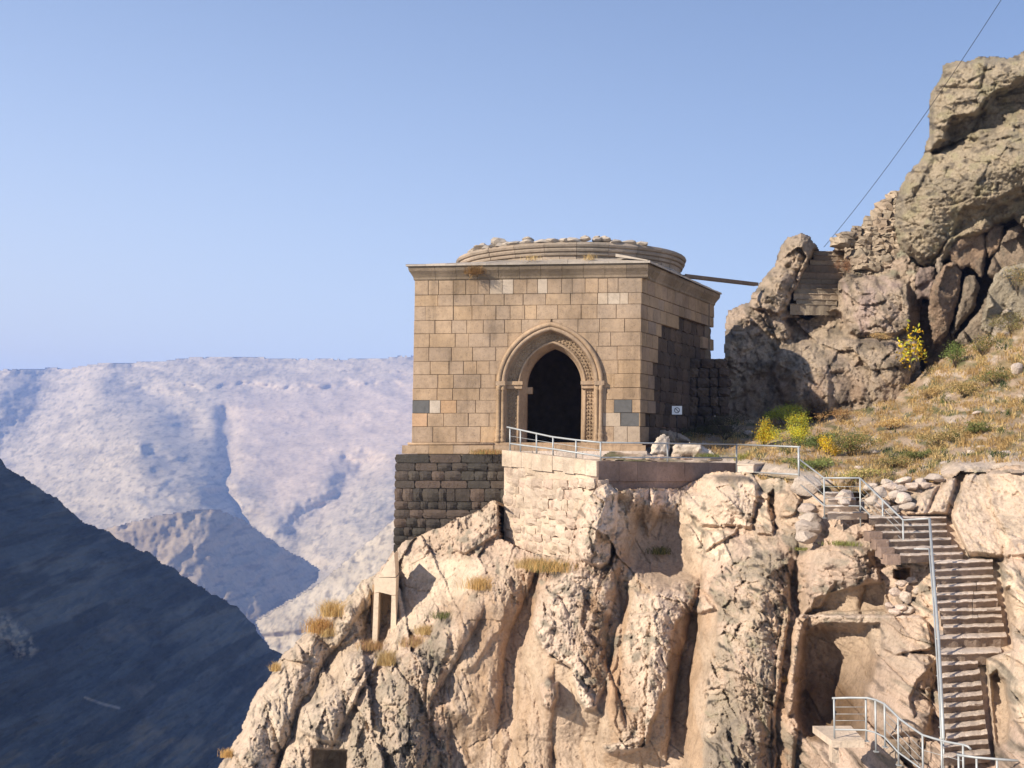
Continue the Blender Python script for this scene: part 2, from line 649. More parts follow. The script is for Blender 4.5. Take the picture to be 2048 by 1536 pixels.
tag(relief('far_plateau', [(-600, 752), (-200, 744), (0, 739), (60, 736), (130, 735), (190, 726), (260, 723), (330, 720), (385, 713), (470, 712), (560, 716), (700, 717), (800, 712), (1000, 708), (1425, 716), (1460, 722), (1700, 705), (2300, 690),
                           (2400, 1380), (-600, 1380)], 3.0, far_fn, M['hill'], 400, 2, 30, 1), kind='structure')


def plane_fn(n, c):
    n = np.array(n)

    def f(px, py):
        rx, rz = ray(px, py)
        return c / (n[0] * rx + n[1] + n[2] * rz)
    return f


_sA, _sB = plane_fn((.80, -.2, .55), -954), plane_fn((-.25, -.72, .63), -1490)


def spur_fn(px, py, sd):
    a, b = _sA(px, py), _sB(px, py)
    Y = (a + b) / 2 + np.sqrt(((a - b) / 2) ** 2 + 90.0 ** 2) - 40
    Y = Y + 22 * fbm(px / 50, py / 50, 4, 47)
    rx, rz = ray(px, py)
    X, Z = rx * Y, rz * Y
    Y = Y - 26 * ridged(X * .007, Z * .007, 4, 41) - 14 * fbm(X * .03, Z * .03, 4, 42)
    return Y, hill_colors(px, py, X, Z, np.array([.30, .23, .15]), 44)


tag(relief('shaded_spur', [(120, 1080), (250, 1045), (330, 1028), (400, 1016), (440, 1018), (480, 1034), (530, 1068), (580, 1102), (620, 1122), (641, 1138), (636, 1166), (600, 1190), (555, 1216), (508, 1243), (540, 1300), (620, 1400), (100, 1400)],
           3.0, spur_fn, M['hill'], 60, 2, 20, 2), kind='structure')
_lit = plane_fn((-.5, -.45, .74), -823)


def lit_fn(px, py, sd):
    Y = _lit(px, py)
    rx, rz = ray(px, py)
    X, Z = rx * Y, rz * Y
    Y = Y - 28 * ridged(X * .008, Z * .006, 5, 51) - 16 * fbm(X * .03, Z * .03, 5, 52) + 30 * sstep(-6, 8, py - 1262 - (600 - px) * .1) * sstep(640, 560, px)
    C = hill_colors(px, py, X, Z, np.array([.44, .36, .25]), 54, 1.6)
    return Y, lerpc(C, np.array([.08, .08, .055]), sstep(.1, .35, fbm(X * .12, Z * .16, 3, 79)) * .35)


tag(relief('lower_hillside', [(508, 1243), (555, 1216), (600, 1190), (636, 1166), (680, 1128), (720, 1095), (760, 1060), (800, 1025), (840, 1000), (1100, 900), (1600, 960), (1600, 1400), (560, 1400), (535, 1290), (518, 1265)],
           3.0, lit_fn, M['hill'], 60, 2.5, 20, 3), kind='structure')
_dark = plane_fn((.76, -.2, .62), -450)


def dark_fn(px, py, sd):
    Y = _dark(px, py)
    rx, rz = ray(px, py)
    X, Z = rx * Y, rz * Y
    a = X * .7 - Z * .6
    Y = Y - 26 * ridged(X * .012 + Z * .008, Z * .022 - X * .010, 5, 61) - 12 * fbm(X * .05, Z * .07, 5, 62) - 5 * np.abs(fbm(X * .2, Z * .25, 4, 65)) - 9 * ridged((X + Z) * .03, (Z - X) * .008, 4, 66)
    w = feat(Y, px, py, [(-40, 1205), (20, 1225), (60, 1260), (82, 1300), (62, 1322), (30, 1320), (10, 1290), (-40, 1300)], 12, 16)
    w = w * sstep(-.2, .2, fbm(px / 12, py / 12, 3, 70))
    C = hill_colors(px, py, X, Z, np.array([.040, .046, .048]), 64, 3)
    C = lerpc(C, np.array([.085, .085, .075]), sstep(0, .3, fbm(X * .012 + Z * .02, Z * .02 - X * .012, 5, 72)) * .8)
    C = lerpc(C, np.array([.10, .085, .065]), sstep(.62, .82, ridged((X + Z) * .02, (Z - X) * .006, 4, 71)) * .6)  # paler ridged lines: ravine shading of the slope put into the colour
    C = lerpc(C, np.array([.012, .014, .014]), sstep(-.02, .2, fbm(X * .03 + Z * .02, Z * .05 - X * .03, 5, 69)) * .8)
    C = lerpc(C, np.array([.34, .28, .2]), w * .5)  # sunlit patch at the lower left, its light painted as paler colour
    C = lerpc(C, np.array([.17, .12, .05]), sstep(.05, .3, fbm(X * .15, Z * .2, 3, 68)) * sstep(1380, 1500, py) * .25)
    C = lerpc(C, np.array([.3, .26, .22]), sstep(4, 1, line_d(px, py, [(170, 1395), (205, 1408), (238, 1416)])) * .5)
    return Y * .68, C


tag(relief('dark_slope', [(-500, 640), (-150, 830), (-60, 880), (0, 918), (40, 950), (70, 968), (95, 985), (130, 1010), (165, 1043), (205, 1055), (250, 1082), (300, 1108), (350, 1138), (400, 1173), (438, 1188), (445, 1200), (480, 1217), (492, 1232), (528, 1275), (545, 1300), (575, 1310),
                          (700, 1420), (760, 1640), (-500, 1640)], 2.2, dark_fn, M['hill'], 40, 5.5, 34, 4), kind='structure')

v = [(-4200, -300, -420), (4200, -300, -420), (4200, 6200, -420), (-4200, 6200, -420)]
g = link('ground', mesh_np('ground', v, [[0, 1, 2, 3]], M['hill'], np.tile([.3, .24, .17], (4, 1)), False))
tag(g, kind='structure')
wr = [PV(np.array([a]), np.array([b]), c * .68)[0] for a, b, c in ((445, 1512, 853), (500, 1506, 858), (560, 1503, 861), (640, 1503, 861), (760, 1530, 830), (760, 1600, 745), (520, 1600, 745), (440, 1540, 815))]
zr = -222.0 * .68
wr = [(p[0], p[1], zr) for p in wr]
rv, rf = prism([(x, y, z - 3) for x, y, z in wr], wr)
tag(link('river', mesh_py('river', rv, rf, M['water'])), kind='structure')

# ------------------------------------------------------------------ the cliff
_cl = rbf([(790, 1095, 52.6), (740, 1160, 52), (640, 1240, 51.5), (560, 1320, 50.5), (500, 1400, 49), (440, 1536, 47), (400, 1640, 45),
           (900, 1010, 52), (1000, 980, 50.8), (1000, 1060, 50), (880, 1120, 50.8), (900, 1200, 49.5), (790, 1250, 50.3), (700, 1340, 48.5), (700, 1440, 46.8), (900, 1400, 46), (800, 1536, 44.8),
           (1000, 1200, 48), (1100, 1120, 47.0), (1040, 1100, 48.6), (1170, 1060, 45.8), (1195, 960, 46.6), (1240, 1000, 47.2), (1300, 1050, 46.9), (1450, 1000, 45.5), (1400, 1150, 44.5), (1200, 1250, 45.2), (1200, 1536, 42.6),
           (1400, 1300, 42.6), (1400, 1536, 40.5), (1600, 1100, 41), (1600, 1300, 39.4), (1600, 1536, 36.8), (1700, 1060, 38.8), (1750, 1200, 37.4), (1750, 1400, 35.0), (1750, 1536, 33),
           (1830, 1040, 37.8), (1940, 1045, 37.6), (1940, 1130, 35.9), (1945, 1255, 33.8), (1930, 1310, 32.9), (1930, 1420, 31.1), (1930, 1520, 29.6), (1930, 1640, 27.8), (1830, 1300, 34.6), (1830, 1450, 32.0),
           (2010, 1000, 38), (2048, 945, 37.6), (2060, 1150, 35), (2048, 1300, 31.4), (2060, 1536, 27.8), (2620, 1100, 33), (2620, 1536, 25), (1900, 955, 39), (1780, 970, 40), (1600, 980, 43.2), (1520, 955, 45.5), (1250, 985, 46.6), (1300, 978, 47.7), (1350, 978, 48.6), (1400, 962, 49.2), (600, 1640, 46), (1200, 1640, 41), (1600, 1640, 35.5)])

STAIRS = [(1035, 1742, 1898), (1050, 1752, 1899), (1064.6, 1764, 1900), (1080, 1776, 1908), (1095, 1788, 1922), (1110, 1800, 1932), (1124.5, 1868, 1993), (1140, 1870, 1993), (1155, 1872, 1994),
          (1171, 1874, 2000), (1188, 1876, 2001), (1204, 1878, 2003), (1221, 1880, 2010), (1237.5, 1884, 2012), (1254, 1890, 2016), (1276, 1876, 2022), (1308, 1880, 2012), (1330, 1882, 1964), (1352, 1884, 1968),
          (1373, 1885, 1971), (1394, 1886, 1973), (1414, 1887, 1975), (1435, 1888, 1978), (1455, 1889, 1980), (1475, 1892, 1984), (1494, 1892, 1986), (1513, 1890, 1990)]


def stair_depth(y):
    return np.interp(y, [1035, 1110, 1124, 1254, 1276, 1308, 1513, 1600], [37.2, 35.6, 35.2, 33.1, 32.6, 31.9, 28.9, 27.6])


STAIR_POLY = [(1738, 1030), (1900, 1030), (1938, 1112), (1998, 1118), (2022, 1270), (2026, 1300), (1972, 1316), (1992, 1530), (1992, 1650), (1892, 1650), (1884, 1300), (1872, 1127), (1796, 1122)]

PL = {  # plates, bulges and hollows of the cliff: polygon, metres towards the viewer, edge width in px, dome share
    'pinkpl': ([(1061, 1237), (1084, 1166), (1142, 1137), (1174, 1141), (1193, 1153), (1232, 1166), (1240, 1215), (1245, 1270), (1235, 1330), (1215, 1380), (1190, 1425), (1165, 1425), (1152, 1390), (1140, 1335), (1110, 1322), (1085, 1300), (1065, 1260)], .6, 9, .4),
    'pinkpl2': ([(1075, 1370), (1095, 1355), (1120, 1360), (1118, 1395), (1100, 1425), (1082, 1410)], .6, 8, .4),
    'middlepl': ([(1267, 1179), (1280, 1182), (1409, 1184), (1435, 1221), (1380, 1228), (1354, 1247), (1348, 1269), (1348, 1305), (1335, 1363), (1325, 1398), (1300, 1476), (1280, 1500), (1222, 1511), (1201, 1492), (1245, 1476), (1242, 1463), (1232, 1440), (1232, 1382), (1242, 1285), (1258, 1205)], .55, 8, .35),
    'middlelip': ([(1222, 1511), (1201, 1492), (1245, 1478), (1290, 1470), (1284, 1500), (1250, 1516)], .7, 7, .4),
    'graymass': ([(1432, 1221), (1412, 1186), (1419, 1157), (1483, 1092), (1503, 1102), (1554, 1092), (1580, 1124), (1593, 1195), (1590, 1240), (1580, 1266), (1577, 1318), (1564, 1382), (1548, 1447), (1541, 1560), (1541, 1660), (1390, 1660), (1396, 1536), (1403, 1463), (1412, 1350), (1429, 1286), (1435, 1247)], .7, 14, .45),
    'graymass2': ([(1395, 1600), (1410, 1480), (1460, 1440), (1500, 1420), (1530, 1440), (1525, 1600)], .7, 12, .4),
    'lowgray': ([(690, 1490), (700, 1440), (724, 1401), (750, 1370), (782, 1343), (820, 1302), (856, 1270), (862, 1253), (888, 1221), (905, 1235), (900, 1300), (890, 1340), (870, 1400), (850, 1440), (850, 1460), (900, 1480), (920, 1560), (920, 1660), (695, 1660)], .7, 12, .45),
    'lowgray2': ([(770, 1500), (800, 1455), (850, 1460), (880, 1500), (870, 1560), (790, 1560)], .7, 10, .4),
    'uprpink': ([(862, 1318), (859, 1285), (872, 1253), (904, 1221), (952, 1195), (962, 1166), (988, 1150), (1023, 1150), (1026, 1200), (1012, 1260), (975, 1300), (955, 1335), (930, 1350), (900, 1330)], .4, 12, .4),
    'palelow': ([(591, 1424), (601, 1408), (646, 1392), (685, 1356), (682, 1311), (691, 1302), (749, 1305), (762, 1327), (746, 1356), (724, 1382), (698, 1440), (685, 1489), (646, 1489), (595, 1463)], 1.0, 9, .5),
    'spine': ([(440, 1560), (480, 1470), (500, 1400), (560, 1310), (600, 1265), (640, 1240), (652, 1262), (625, 1320), (600, 1400), (590, 1470), (600, 1560)], .4, 14, .5),
    'spine2': ([(640, 1240), (690, 1195), (735, 1160), (745, 1200), (738, 1260), (700, 1290), (660, 1300), (645, 1275)], .8, 10, .4),
    'wedge': ([(900, 1100), (985, 1000), (1002, 992), (1000, 1070), (930, 1112)], .9, 7, .5),
    'boulder': ([(1362, 993), (1393, 981), (1398, 953), (1418, 946), (1467, 946), (1500, 951), (1517, 968), (1521, 993), (1517, 1010), (1507, 1062), (1467, 1057), (1405, 1055), (1388, 1042), (1368, 1023)], 1.5, 9, .5),
    'wedge2': ([(1400, 1060), (1480, 1054), (1472, 1070), (1430, 1092), (1408, 1110)], .8, 6, .3),
    'blocky': ([(1512, 1070), (1508, 1045), (1515, 1016), (1545, 1014), (1552, 1040), (1548, 1072)], .8, 6, .3),
    'cleftrock': ([(1552, 985), (1575, 965), (1600, 975), (1608, 1000), (1590, 1030), (1560, 1040)], .7, 8, .4),
    'cleft': ([(1535, 985), (1548, 972), (1556, 1000), (1556, 1060), (1545, 1058)], -1.0, 5, .2),
    'rightmass': ([(1586, 1115), (1620, 1092), (1680, 1085), (1740, 1095), (1762, 1140), (1768, 1172), (1740, 1165), (1700, 1185), (1672, 1170), (1645, 1215), (1625, 1220), (1600, 1240), (1592, 1200)], .9, 9, .4),
    'rightmass2': ([(1590, 1235), (1600, 1226), (1840, 1228), (1860, 1245), (1868, 1300), (1790, 1312), (1765, 1300), (1757, 1250), (1640, 1250), (1605, 1275), (1592, 1360), (1590, 1420), (1575, 1440), (1566, 1400), (1578, 1330), (1582, 1270)], .9, 6, .25),
    'bigcave': ([(1598, 1290), (1608, 1260), (1640, 1246), (1740, 1246), (1755, 1290), (1762, 1314), (1742, 1390), (1735, 1480), (1665, 1494), (1600, 1480), (1588, 1390)], -2.2, 20, .6),
    'flatrecess': ([(1628, 1195), (1700, 1172), (1770, 1160), (1775, 1224), (1618, 1227)], -.8, 6, .2),
    'lowright': ([(1775, 1310), (1800, 1298), (1860, 1308), (1874, 1330), (1870, 1400), (1865, 1470), (1780, 1480), (1738, 1450), (1737, 1390), (1758, 1330)], 1.0, 9, .45),
    'lowhollow': ([(1815, 1400), (1830, 1360), (1868, 1325), (1872, 1400), (1860, 1430), (1828, 1440)], -.7, 8, .4),
    'hole': ([(1786, 1138), (1822, 1134), (1824, 1158), (1808, 1168), (1786, 1156)], -1.3, 4, .1),
    'rightslab': ([(1905, 1115), (1890, 1060), (1915, 980), (1925, 945), (1960, 938), (2620, 930), (2620, 1120), (2000, 1118), (1940, 1112)], .9, 12, .4),
    'rightslab2': ([(1852, 1030), (1872, 985), (1895, 955), (1918, 950), (1912, 980), (1895, 1032)], .8, 9, .5),
    'rightslab3': ([(1830, 1034), (1828, 1000), (1850, 975), (1882, 968), (1868, 1000), (1852, 1034)], .6, 8, .5),
    'rightcol': ([(1998, 1135), (2015, 1080), (2620, 1040), (2620, 1260), (2030, 1270)], .9, 10, .4),
    'nearrock': ([(2620, 1190), (2050, 1215), (2035, 1260), (2018, 1305), (2012, 1380), (2023, 1450), (2018, 1482), (1996, 1500), (1990, 1560), (1990, 1660), (2620, 1660)], 1.8, 14, .5),
    'sidehollow': ([(1976, 1350), (1995, 1336), (2016, 1366), (2026, 1430), (2020, 1482), (2000, 1500), (1986, 1490), (1980, 1430)], -1.1, 10, .4),
    'sidehollow2': ([(2003, 1180), (2022, 1170), (2036, 1200), (2030, 1262), (2016, 1300), (2014, 1240)], -.4, 12, .4),
    'squarecave': ([(622, 1497), (697, 1499), (694, 1560), (694, 1660), (618, 1660)], -2.5, 4, .05),
    'underhollow': ([(1250, 1150), (1228, 1120), (1240, 1030), (1262, 1008), (1330, 1004), (1366, 1012), (1390, 1040), (1402, 1100), (1422, 1176), (1320, 1182)], -2.7, 42, .6),
    'pillar': ([(1157, 1040), (1148, 1095), (1160, 1122), (1200, 1140), (1222, 1130), (1228, 1090), (1236, 1040), (1237, 985), (1215, 960), (1170, 985)], 2.1, 8, .5),
    'rib': ([(1300, 980), (1322, 980), (1318, 1040), (1300, 1080), (1285, 1040)], .7, 8, .5),
    'rib2': ([(1262, 985), (1282, 980), (1276, 1060), (1255, 1110), (1248, 1040)], .6, 8, .5),
    'arch': ([(1000, 1500), (1020, 1470), (1065, 1462), (1100, 1475), (1120, 1520), (1120, 1660), (1000, 1660)], -.35, 14, .4),
    'stain1': ([(905, 1400), (920, 1345), (960, 1330), (985, 1360), (965, 1430), (930, 1460)], -.3, 14, .3),
}


RIBS = [  # centre line (x, y), half width in px, height in metres: the big rounded buttresses of the cliff
    ([(1012, 1120), (985, 1180), (948, 1260), (930, 1360), (925, 1440)], 72, 1.7), ([(1160, 1120), (1145, 1200), (1128, 1300), (1155, 1400), (1165, 1440)], 82, 1.3),
    ([(1330, 1170), (1312, 1230), (1292, 1320), (1275, 1420), (1262, 1500)], 70, 1.7), ([(1500, 1090), (1492, 1180), (1480, 1300), (1465, 1420), (1450, 1660)], 92, 2.0),
    ([(1592, 1230), (1580, 1330), (1572, 1450), (1560, 1660)], 26, .8), ([(1818, 1290), (1808, 1380), (1795, 1490)], 58, .8), ([(880, 1220), (845, 1300), (780, 1400), (765, 1500), (765, 1660)], 86, 1.5),
    ([(735, 1150), (680, 1220), (610, 1310), (545, 1420), (500, 1540), (470, 1660)], 52, 1.2), ([(725, 1300), (680, 1370), (640, 1450), (590, 1560), (570, 1660)], 46, 1.0),
    ([(1068, 1350), (1070, 1420), (1060, 1560)], 40, .7), ([(1690, 1090), (1680, 1150), (1660, 1215)], 62, .7)]


def cliff_fn(px, py, sd):
    Y0 = _cl(px, py)
    rx, rz = ray(px, py)
    X, Z = rx * Y0, rz * Y0
    wx = px + 16 * fbm(px / 55, py / 70, 3, 101) + 7 * fbm(px / 17, py / 20, 3, 103)
    wy = py + 14 * fbm(px / 60, py / 60, 3, 102) + 6 * fbm(px / 17, py / 17, 3, 104)
    sx, sy = px + 3 * fbm(px / 20, py / 20, 3, 105), py + 3 * fbm(px / 20, py / 20, 3, 106)
    Y = Y0.copy()
    Wt = {}
    exact = {'squarecave', 'hole', 'rightmass2', 'flatrecess', 'boulder', 'wedge2', 'blocky', 'rightslab', 'rightslab2', 'rightslab3', 'palelow', 'wedge', 'sidehollow', 'underhollow', 'pillar'}
    for k, (poly, h, s, dome) in PL.items():
        a, b = (sx, sy) if k in exact else (px * .45 + wx * .55, py * .45 + wy * .55)
        Wt[k] = feat(Y, a, b, poly, h, s, dome)
    bx, by = px + 10 * fbm(px / 45, py / 80, 3, 161), py
    ribw = np.zeros(px.shape)
    wash_shade = np.zeros(px.shape)
    for pts, hw, hh in RIBS:
        xc = np.interp(py, [p[1] for p in pts], [p[0] for p in pts])
        # taper at both ends
        en = sstep(pts[0][1] - 50, pts[0][1] + 40, py) * sstep(pts[-1][1] + 50, pts[-1][1] - 30, py)
        t = np.clip(np.abs(bx - xc) / hw, 0, 1)
        prf = np.sqrt(1 - t ** 2) * en
        Y = Y - hh * prf * (1 - Wt['bigcave'])
        ribw = np.maximum(ribw, prf)
        wash_shade = np.maximum(wash_shade, en * np.exp(-(((bx - xc) / hw - .95) / .45) ** 2))  # right flank of each rib: orange stain plus the flank's shade, as colour
    big = np.zeros(px.shape)
    for k in ('bigcave', 'flatrecess', 'sidehollow', 'squarecave', 'underhollow', 'arch', 'sidehollow2'):
        big = np.maximum(big, Wt[k])
    plate = np.zeros(px.shape)
    for k in ('pinkpl', 'middlepl', 'graymass', 'lowgray', 'palelow', 'spine', 'spine2', 'boulder', 'pillar', 'rightmass', 'lowright', 'nearrock', 'middlelip', 'pinkpl2', 'graymass2'):
        plate = np.maximum(plate, Wt[k])
    gray = np.maximum.reduce([Wt['graymass'], Wt['lowgray'], Wt['graymass2'], Wt['lowgray2']])
    # smooth washed walls between the plates
    inner = sstep(850, 950, px) * sstep(1590, 1500, px) * sstep(1170, 1230, py) * (1 - plate)
    smooth = np.clip(np.maximum(big, inner) , 0, 1)
    layered = sstep(0, 18, poly_sd(sx, sy, [(795, 1100), (960, 1110), (985, 1135), (950, 1170), (940, 1195), (880, 1220), (850, 1260), (795, 1285)]))
    smooth = np.maximum(smooth, layered * .85)
    slab = np.maximum.reduce([Wt['rightslab'], Wt['rightslab2'], Wt['rightslab3']])
    smooth = np.maximum(smooth, slab * .7)
    rough = 1 - .86 * smooth
    # vertical flutes, faceted blocks, and finer breakage
    qx, qz = X + .5 * fbm(X * .6, Z * .6, 3, 111), Z + .5 * fbm(X * .6, Z * .6, 3, 112)
    lean = sstep(1000, 600, px)
    fx = qx + lean * qz * .55
    flute = ridged(fx * .55, qz * .16, 4, 113)
    ex = X + .10 * fbm(X * 2.2, Z * 2.2, 3, 141)
    ez = Z + .10 * fbm(X * 2.2, Z * 2.2, 3, 142)
    lx = ex + lean * ez * .55
    fa, cr, cid = facets(lx * .40 + ez * .06, ez * .25, 114, 1.0)
    fb, cr2, cid2 = facets(ex * 1.35 + ez * .45, ez * .95 - ex * .2, 115, 1.1)
    fc, cr3, cid3 = facets(ex * 3.1 - ez * .5, ez * 2.4, 116, 1.1)
    Y = Y - rough * (.30 * (flute - .4) + .78 * fa + .21 * fb * (1 + .4 * gray) + .075 * fc * (1 + .8 * gray))
    Y = Y + rough * (.14 * (1 - cr) * (cid > .55) + .07 * (1 - cr2) * (cid2 > .55) + .05 * (1 - cr3) * (cid3 > .5))
    gritty = .3 + .7 * rough + .6 * gray
    Y = Y - gritty * (.09 * fbm(qx * 2.6, qz * 2.2, 4, 117) + .085 * np.abs(fbm(qx * 6, qz * 5, 4, 118)) * 2 + .05 * ridged(X * 9, Z * 7, 3, 143))
    Y = Y - smooth * (.22 * fbm(qx * .9, qz * .25, 3, 119) + .05 * fbm(qx * .4, qz * 5, 3, 120) * (layered + .2))
    Y = Y - smooth * (.035 * np.abs(fbm(X * 3.2, Z * 2.4, 5, 153)) * 2 + .10 * fbm(X * 1.3, Z * .5, 4, 154))
    Y = Y + smooth * .10 * (1 - cr2) * (cid2 > .8)
    pits = np.clip(fbm(qx * 4.5, qz * 4.5, 3, 121) - .22, 0, 1)
    Y = Y + pits * .5 * (.3 + rough)
    # rounded rim towards the sky on the left, and stair cut
    Y = Y + 1.8 * np.clip(1 - sd / 30, 0, 1) ** 2 * sstep(900, 760, px)
    sp = poly_sd(px, py, STAIR_POLY)
    st_ = sstep(-4, 3, sp)
    Y = Y * (1 - st_) + (stair_depth(py) + .95) * st_
    # ---- colour
    n = fbm(X * .35, Z * .3, 4, 131)
    C = PINK + np.zeros(px.shape + (3,))
    C = lerpc(C, TAN, sstep(-.25, .35, n) * .75)
    C = lerpc(C, CREAM, sstep(.0, .35, fbm(X * .5, Z * .4, 4, 132)) * .7)
    C = C * (.84 + .32 * cid)[..., None] * (.90 + .20 * cid2)[..., None]
    C = lerpc(C, np.array([.63, .49, .375]), np.maximum.reduce([Wt['middlepl'], Wt['pinkpl'], Wt['palelow'], Wt['boulder'], Wt['pillar']]) * .6)
    C = lerpc(C, CREAM, layered * .8)
    C = lerpc(C, np.array([.60, .465, .35]), slab * .6)
    # orange wash streaks on the smooth walls
    streak = fbm(qx * 1.6, qz * .16, 4, 133)
    C = lerpc(C, ORANGE, np.clip(inner, 0, 1) * sstep(-.1, .22, streak) * .85)
    C = lerpc(C, np.array([.26, .19, .14]), np.clip(inner, 0, 1) * sstep(.08, .3, fbm(qx * 2.6, qz * .22, 4, 152)) * .6)
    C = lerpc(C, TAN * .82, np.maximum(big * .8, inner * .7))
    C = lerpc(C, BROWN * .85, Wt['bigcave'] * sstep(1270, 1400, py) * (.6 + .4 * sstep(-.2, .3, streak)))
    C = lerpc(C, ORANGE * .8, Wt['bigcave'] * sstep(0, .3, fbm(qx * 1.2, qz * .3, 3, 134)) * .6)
    b1 = sstep(0, 20, poly_sd(wx, wy, [(1142, 1220), (1160, 1170), (1200, 1165), (1235, 1180), (1240, 1260), (1232, 1350), (1205, 1400), (1180, 1400), (1165, 1330), (1148, 1290)]))
    C = lerpc(C, BROWN * 1.25, b1 * sstep(-.35, .15, fbm(qx * 1.5, qz * .7, 4, 135)) * .85)
    for poly in ([(900, 1330), (985, 1330), (975, 1470), (900, 1480), (870, 1420)], [(860, 1450), (1010, 1460), (1000, 1560), (860, 1560)], [(1010, 1475), (1060, 1462), (1095, 1480), (1060, 1500), (1010, 1500)]):
        w = sstep(0, 30, poly_sd(wx, wy, poly))
        C = lerpc(C, BROWN * .9, w * sstep(-.05, .25, fbm(qx * 1.6, qz * 1.0, 4, 136)) * .8)
    wash_shade = wash_shade * sstep(700, 850, px) * sstep(1640, 1560, px)
    C = lerpc(C, np.array([.44, .28, .17]), wash_shade * sstep(-.35, .15, streak + .4 * fbm(qx * .7, qz * .3, 3, 162)) * .75)
    C = lerpc(C, BROWN * 1.1, wash_shade * sstep(.05, .3, fbm(qx * 1.3, qz * .35, 4, 163)) * .6)
    # grey lichen and weathering crust
    lich = fbm(qx * .8, qz * .6, 5, 137)
    up = sstep(.05, .45, fbm(qx * 2.5, qz * 2.0, 4, 138) + .35 * lich)
    C = lerpc(C, LICH * 1.15, up * rough * .8)
    C = lerpc(C, np.array([.33, .265, .195]), np.clip(gray * 1.3 - .3 + .5 * fbm(px / 22, py / 30, 4, 151), 0, 1) * (.3 + .6 * sstep(-.1, .22, lich)))
    C = lerpc(C, np.array([.22, .18, .14]), np.maximum(Wt['lowgray'], Wt['graymass2']) * sstep(-.25, .15, lich) * .6)
    C = lerpc(C, GREENL, gray * sstep(.15, .4, fbm(qx * 3, qz * 3, 4, 139)) * .3)
    C = lerpc(C, np.array([.43, .34, .25]), sstep(960, 600, px) * .62)
    C = lerpc(C, DARK, rough * sstep(.2, .4, fbm(qx * 4, qz * 3, 4, 140) + .25 * fbm(X * .4, Z * .4, 3, 155)) * (.6 + .35 * gray))
    top = sstep(14, 2, np.abs(py - 957)) * Wt['boulder'] * sstep(1420, 1440, px)
    C = lerpc(C, DARK * 1.2, top * .8)
    C = lerpc(C, np.array([.66, .52, .42]), sstep(5, 1, np.abs(py - 1232)) * Wt['rightmass2'] * .6)
    return Y, C


CLIFF = [(790, 1092), (812, 1080), (832, 1072), (862, 1060), (890, 1050), (905, 1036), (935, 1030), (965, 1015), (985, 1000), (997, 1008), (1000, 1076), (1040, 1098), (1100, 1112), (1143, 1110), (1145, 1060), (1157, 1022), (1178, 990), (1200, 970), (1216, 966), (1240, 978), (1300, 976), (1360, 976), (1392, 960), (1405, 946),
         (1440, 941), (1500, 946), (1530, 958), (1560, 955), (1600, 975), (1640, 985), (1670, 1010), (1720, 1000), (1760, 965), (1820, 962), (1880, 962), (1920, 936), (1980, 938), (2060, 925), (2620, 900), (2620, 1640), (380, 1640), (432, 1540), (462, 1495), (482, 1462), (492, 1425), (505, 1395), (545, 1345),
         (560, 1315), (590, 1285), (612, 1262), (640, 1240), (668, 1212), (700, 1190), (722, 1163), (748, 1150), (770, 1125)]
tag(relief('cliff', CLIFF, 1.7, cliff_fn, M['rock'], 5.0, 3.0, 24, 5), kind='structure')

# ------------------------------------------------------------------ stone pieces (shared meshes)
def unit_block(seed, mat, ch=.03, rough=0.0, bulge=0.0, cuts=0):
    """unit stone, x and z from -.5 to .5, front at y=-.5; chamfered, optionally rough and bulging"""
    r = random.Random(seed)
    bm = bmesh.new()
    bmesh.ops.create_cube(bm, size=1)
    if cuts:
        bmesh.ops.subdivide_edges(bm, edges=bm.edges[:], cuts=cuts, use_grid_fill=True)
        for v in bm.verts:
            x, z = v.co.x, v.co.z
            rr = (abs(x) * 2) ** 4 + (abs(z) * 2) ** 4
            if v.co.y < .1:
                v.co.y -= bulge * (1 - min(1, rr)) + r.uniform(-rough, rough)
            if rr > 1.2:
                v.co.x *= .93
                v.co.z *= .93
            v.co.x += r.uniform(-rough, rough)
            v.co.z += r.uniform(-rough, rough)
    else:
        front = [f for f in bm.faces if f.normal.y < -.5]
        ret = bmesh.ops.inset_individual(bm, faces=front, thickness=ch, depth=0)
        for f in bm.faces:
            if f.normal.y < -.9:
                for v in f.verts:
                    pass
        for v in bm.verts:
            if v.co.y < -.4 and (abs(abs(v.co.x) - .5) < 1e-4 or abs(abs(v.co.z) - .5) < 1e-4):
                v.co.y += .1
            v.co.x += r.uniform(-.006, .006)
            v.co.z += r.uniform(-.008, .008)
    me = bpy.data.meshes.new('stone')
    bm.to_mesh(me)
    bm.free()
    me.materials.append(mat)
    return me


def variants(n, mat, **k):
    return [unit_block(100 + i, mat, **k) for i in range(n)]


VB = {k: variants(4, M[k]) for k in ('ashlar', 'ashlar_pale', 'ashlar_orange', 'ashlar_gray', 'ashlar_side')}
VB['ashlar_dark'] = variants(5, M['ashlar_dark'], rough=.05, bulge=.12, cuts=2)
VB['basalt'] = variants(6, M['basalt'], rough=.035, bulge=.22, cuts=2)
VB['basalt_flat'] = variants(4, M['basalt'], rough=.015, bulge=.04, cuts=1)
VB['rubble'] = variants(8, M['rubble'], rough=.07, bulge=.2, cuts=2)
M['wallstone'] = mat_stone('dry_wall_stone', [(.36, .28, .20), (.42, .33, .24), (.28, .23, .17), (.33, .25, .18), (.22, .18, .14)], .3, .9, .06)
VB['wallstone'] = variants(7, M['wallstone'], rough=.12, bulge=.15, cuts=2)
VB['brown'] = variants(3, M['brownwall'])
VB['drum'] = variants(4, M['drum'], rough=.02, bulge=.03, cuts=1)


def put(name, me, parent, loc, rz, scale, tilt=0.0):
    o = link(name, me, parent, loc)
    o.rotation_euler = (0, tilt, rz)
    o.scale = scale
    return o


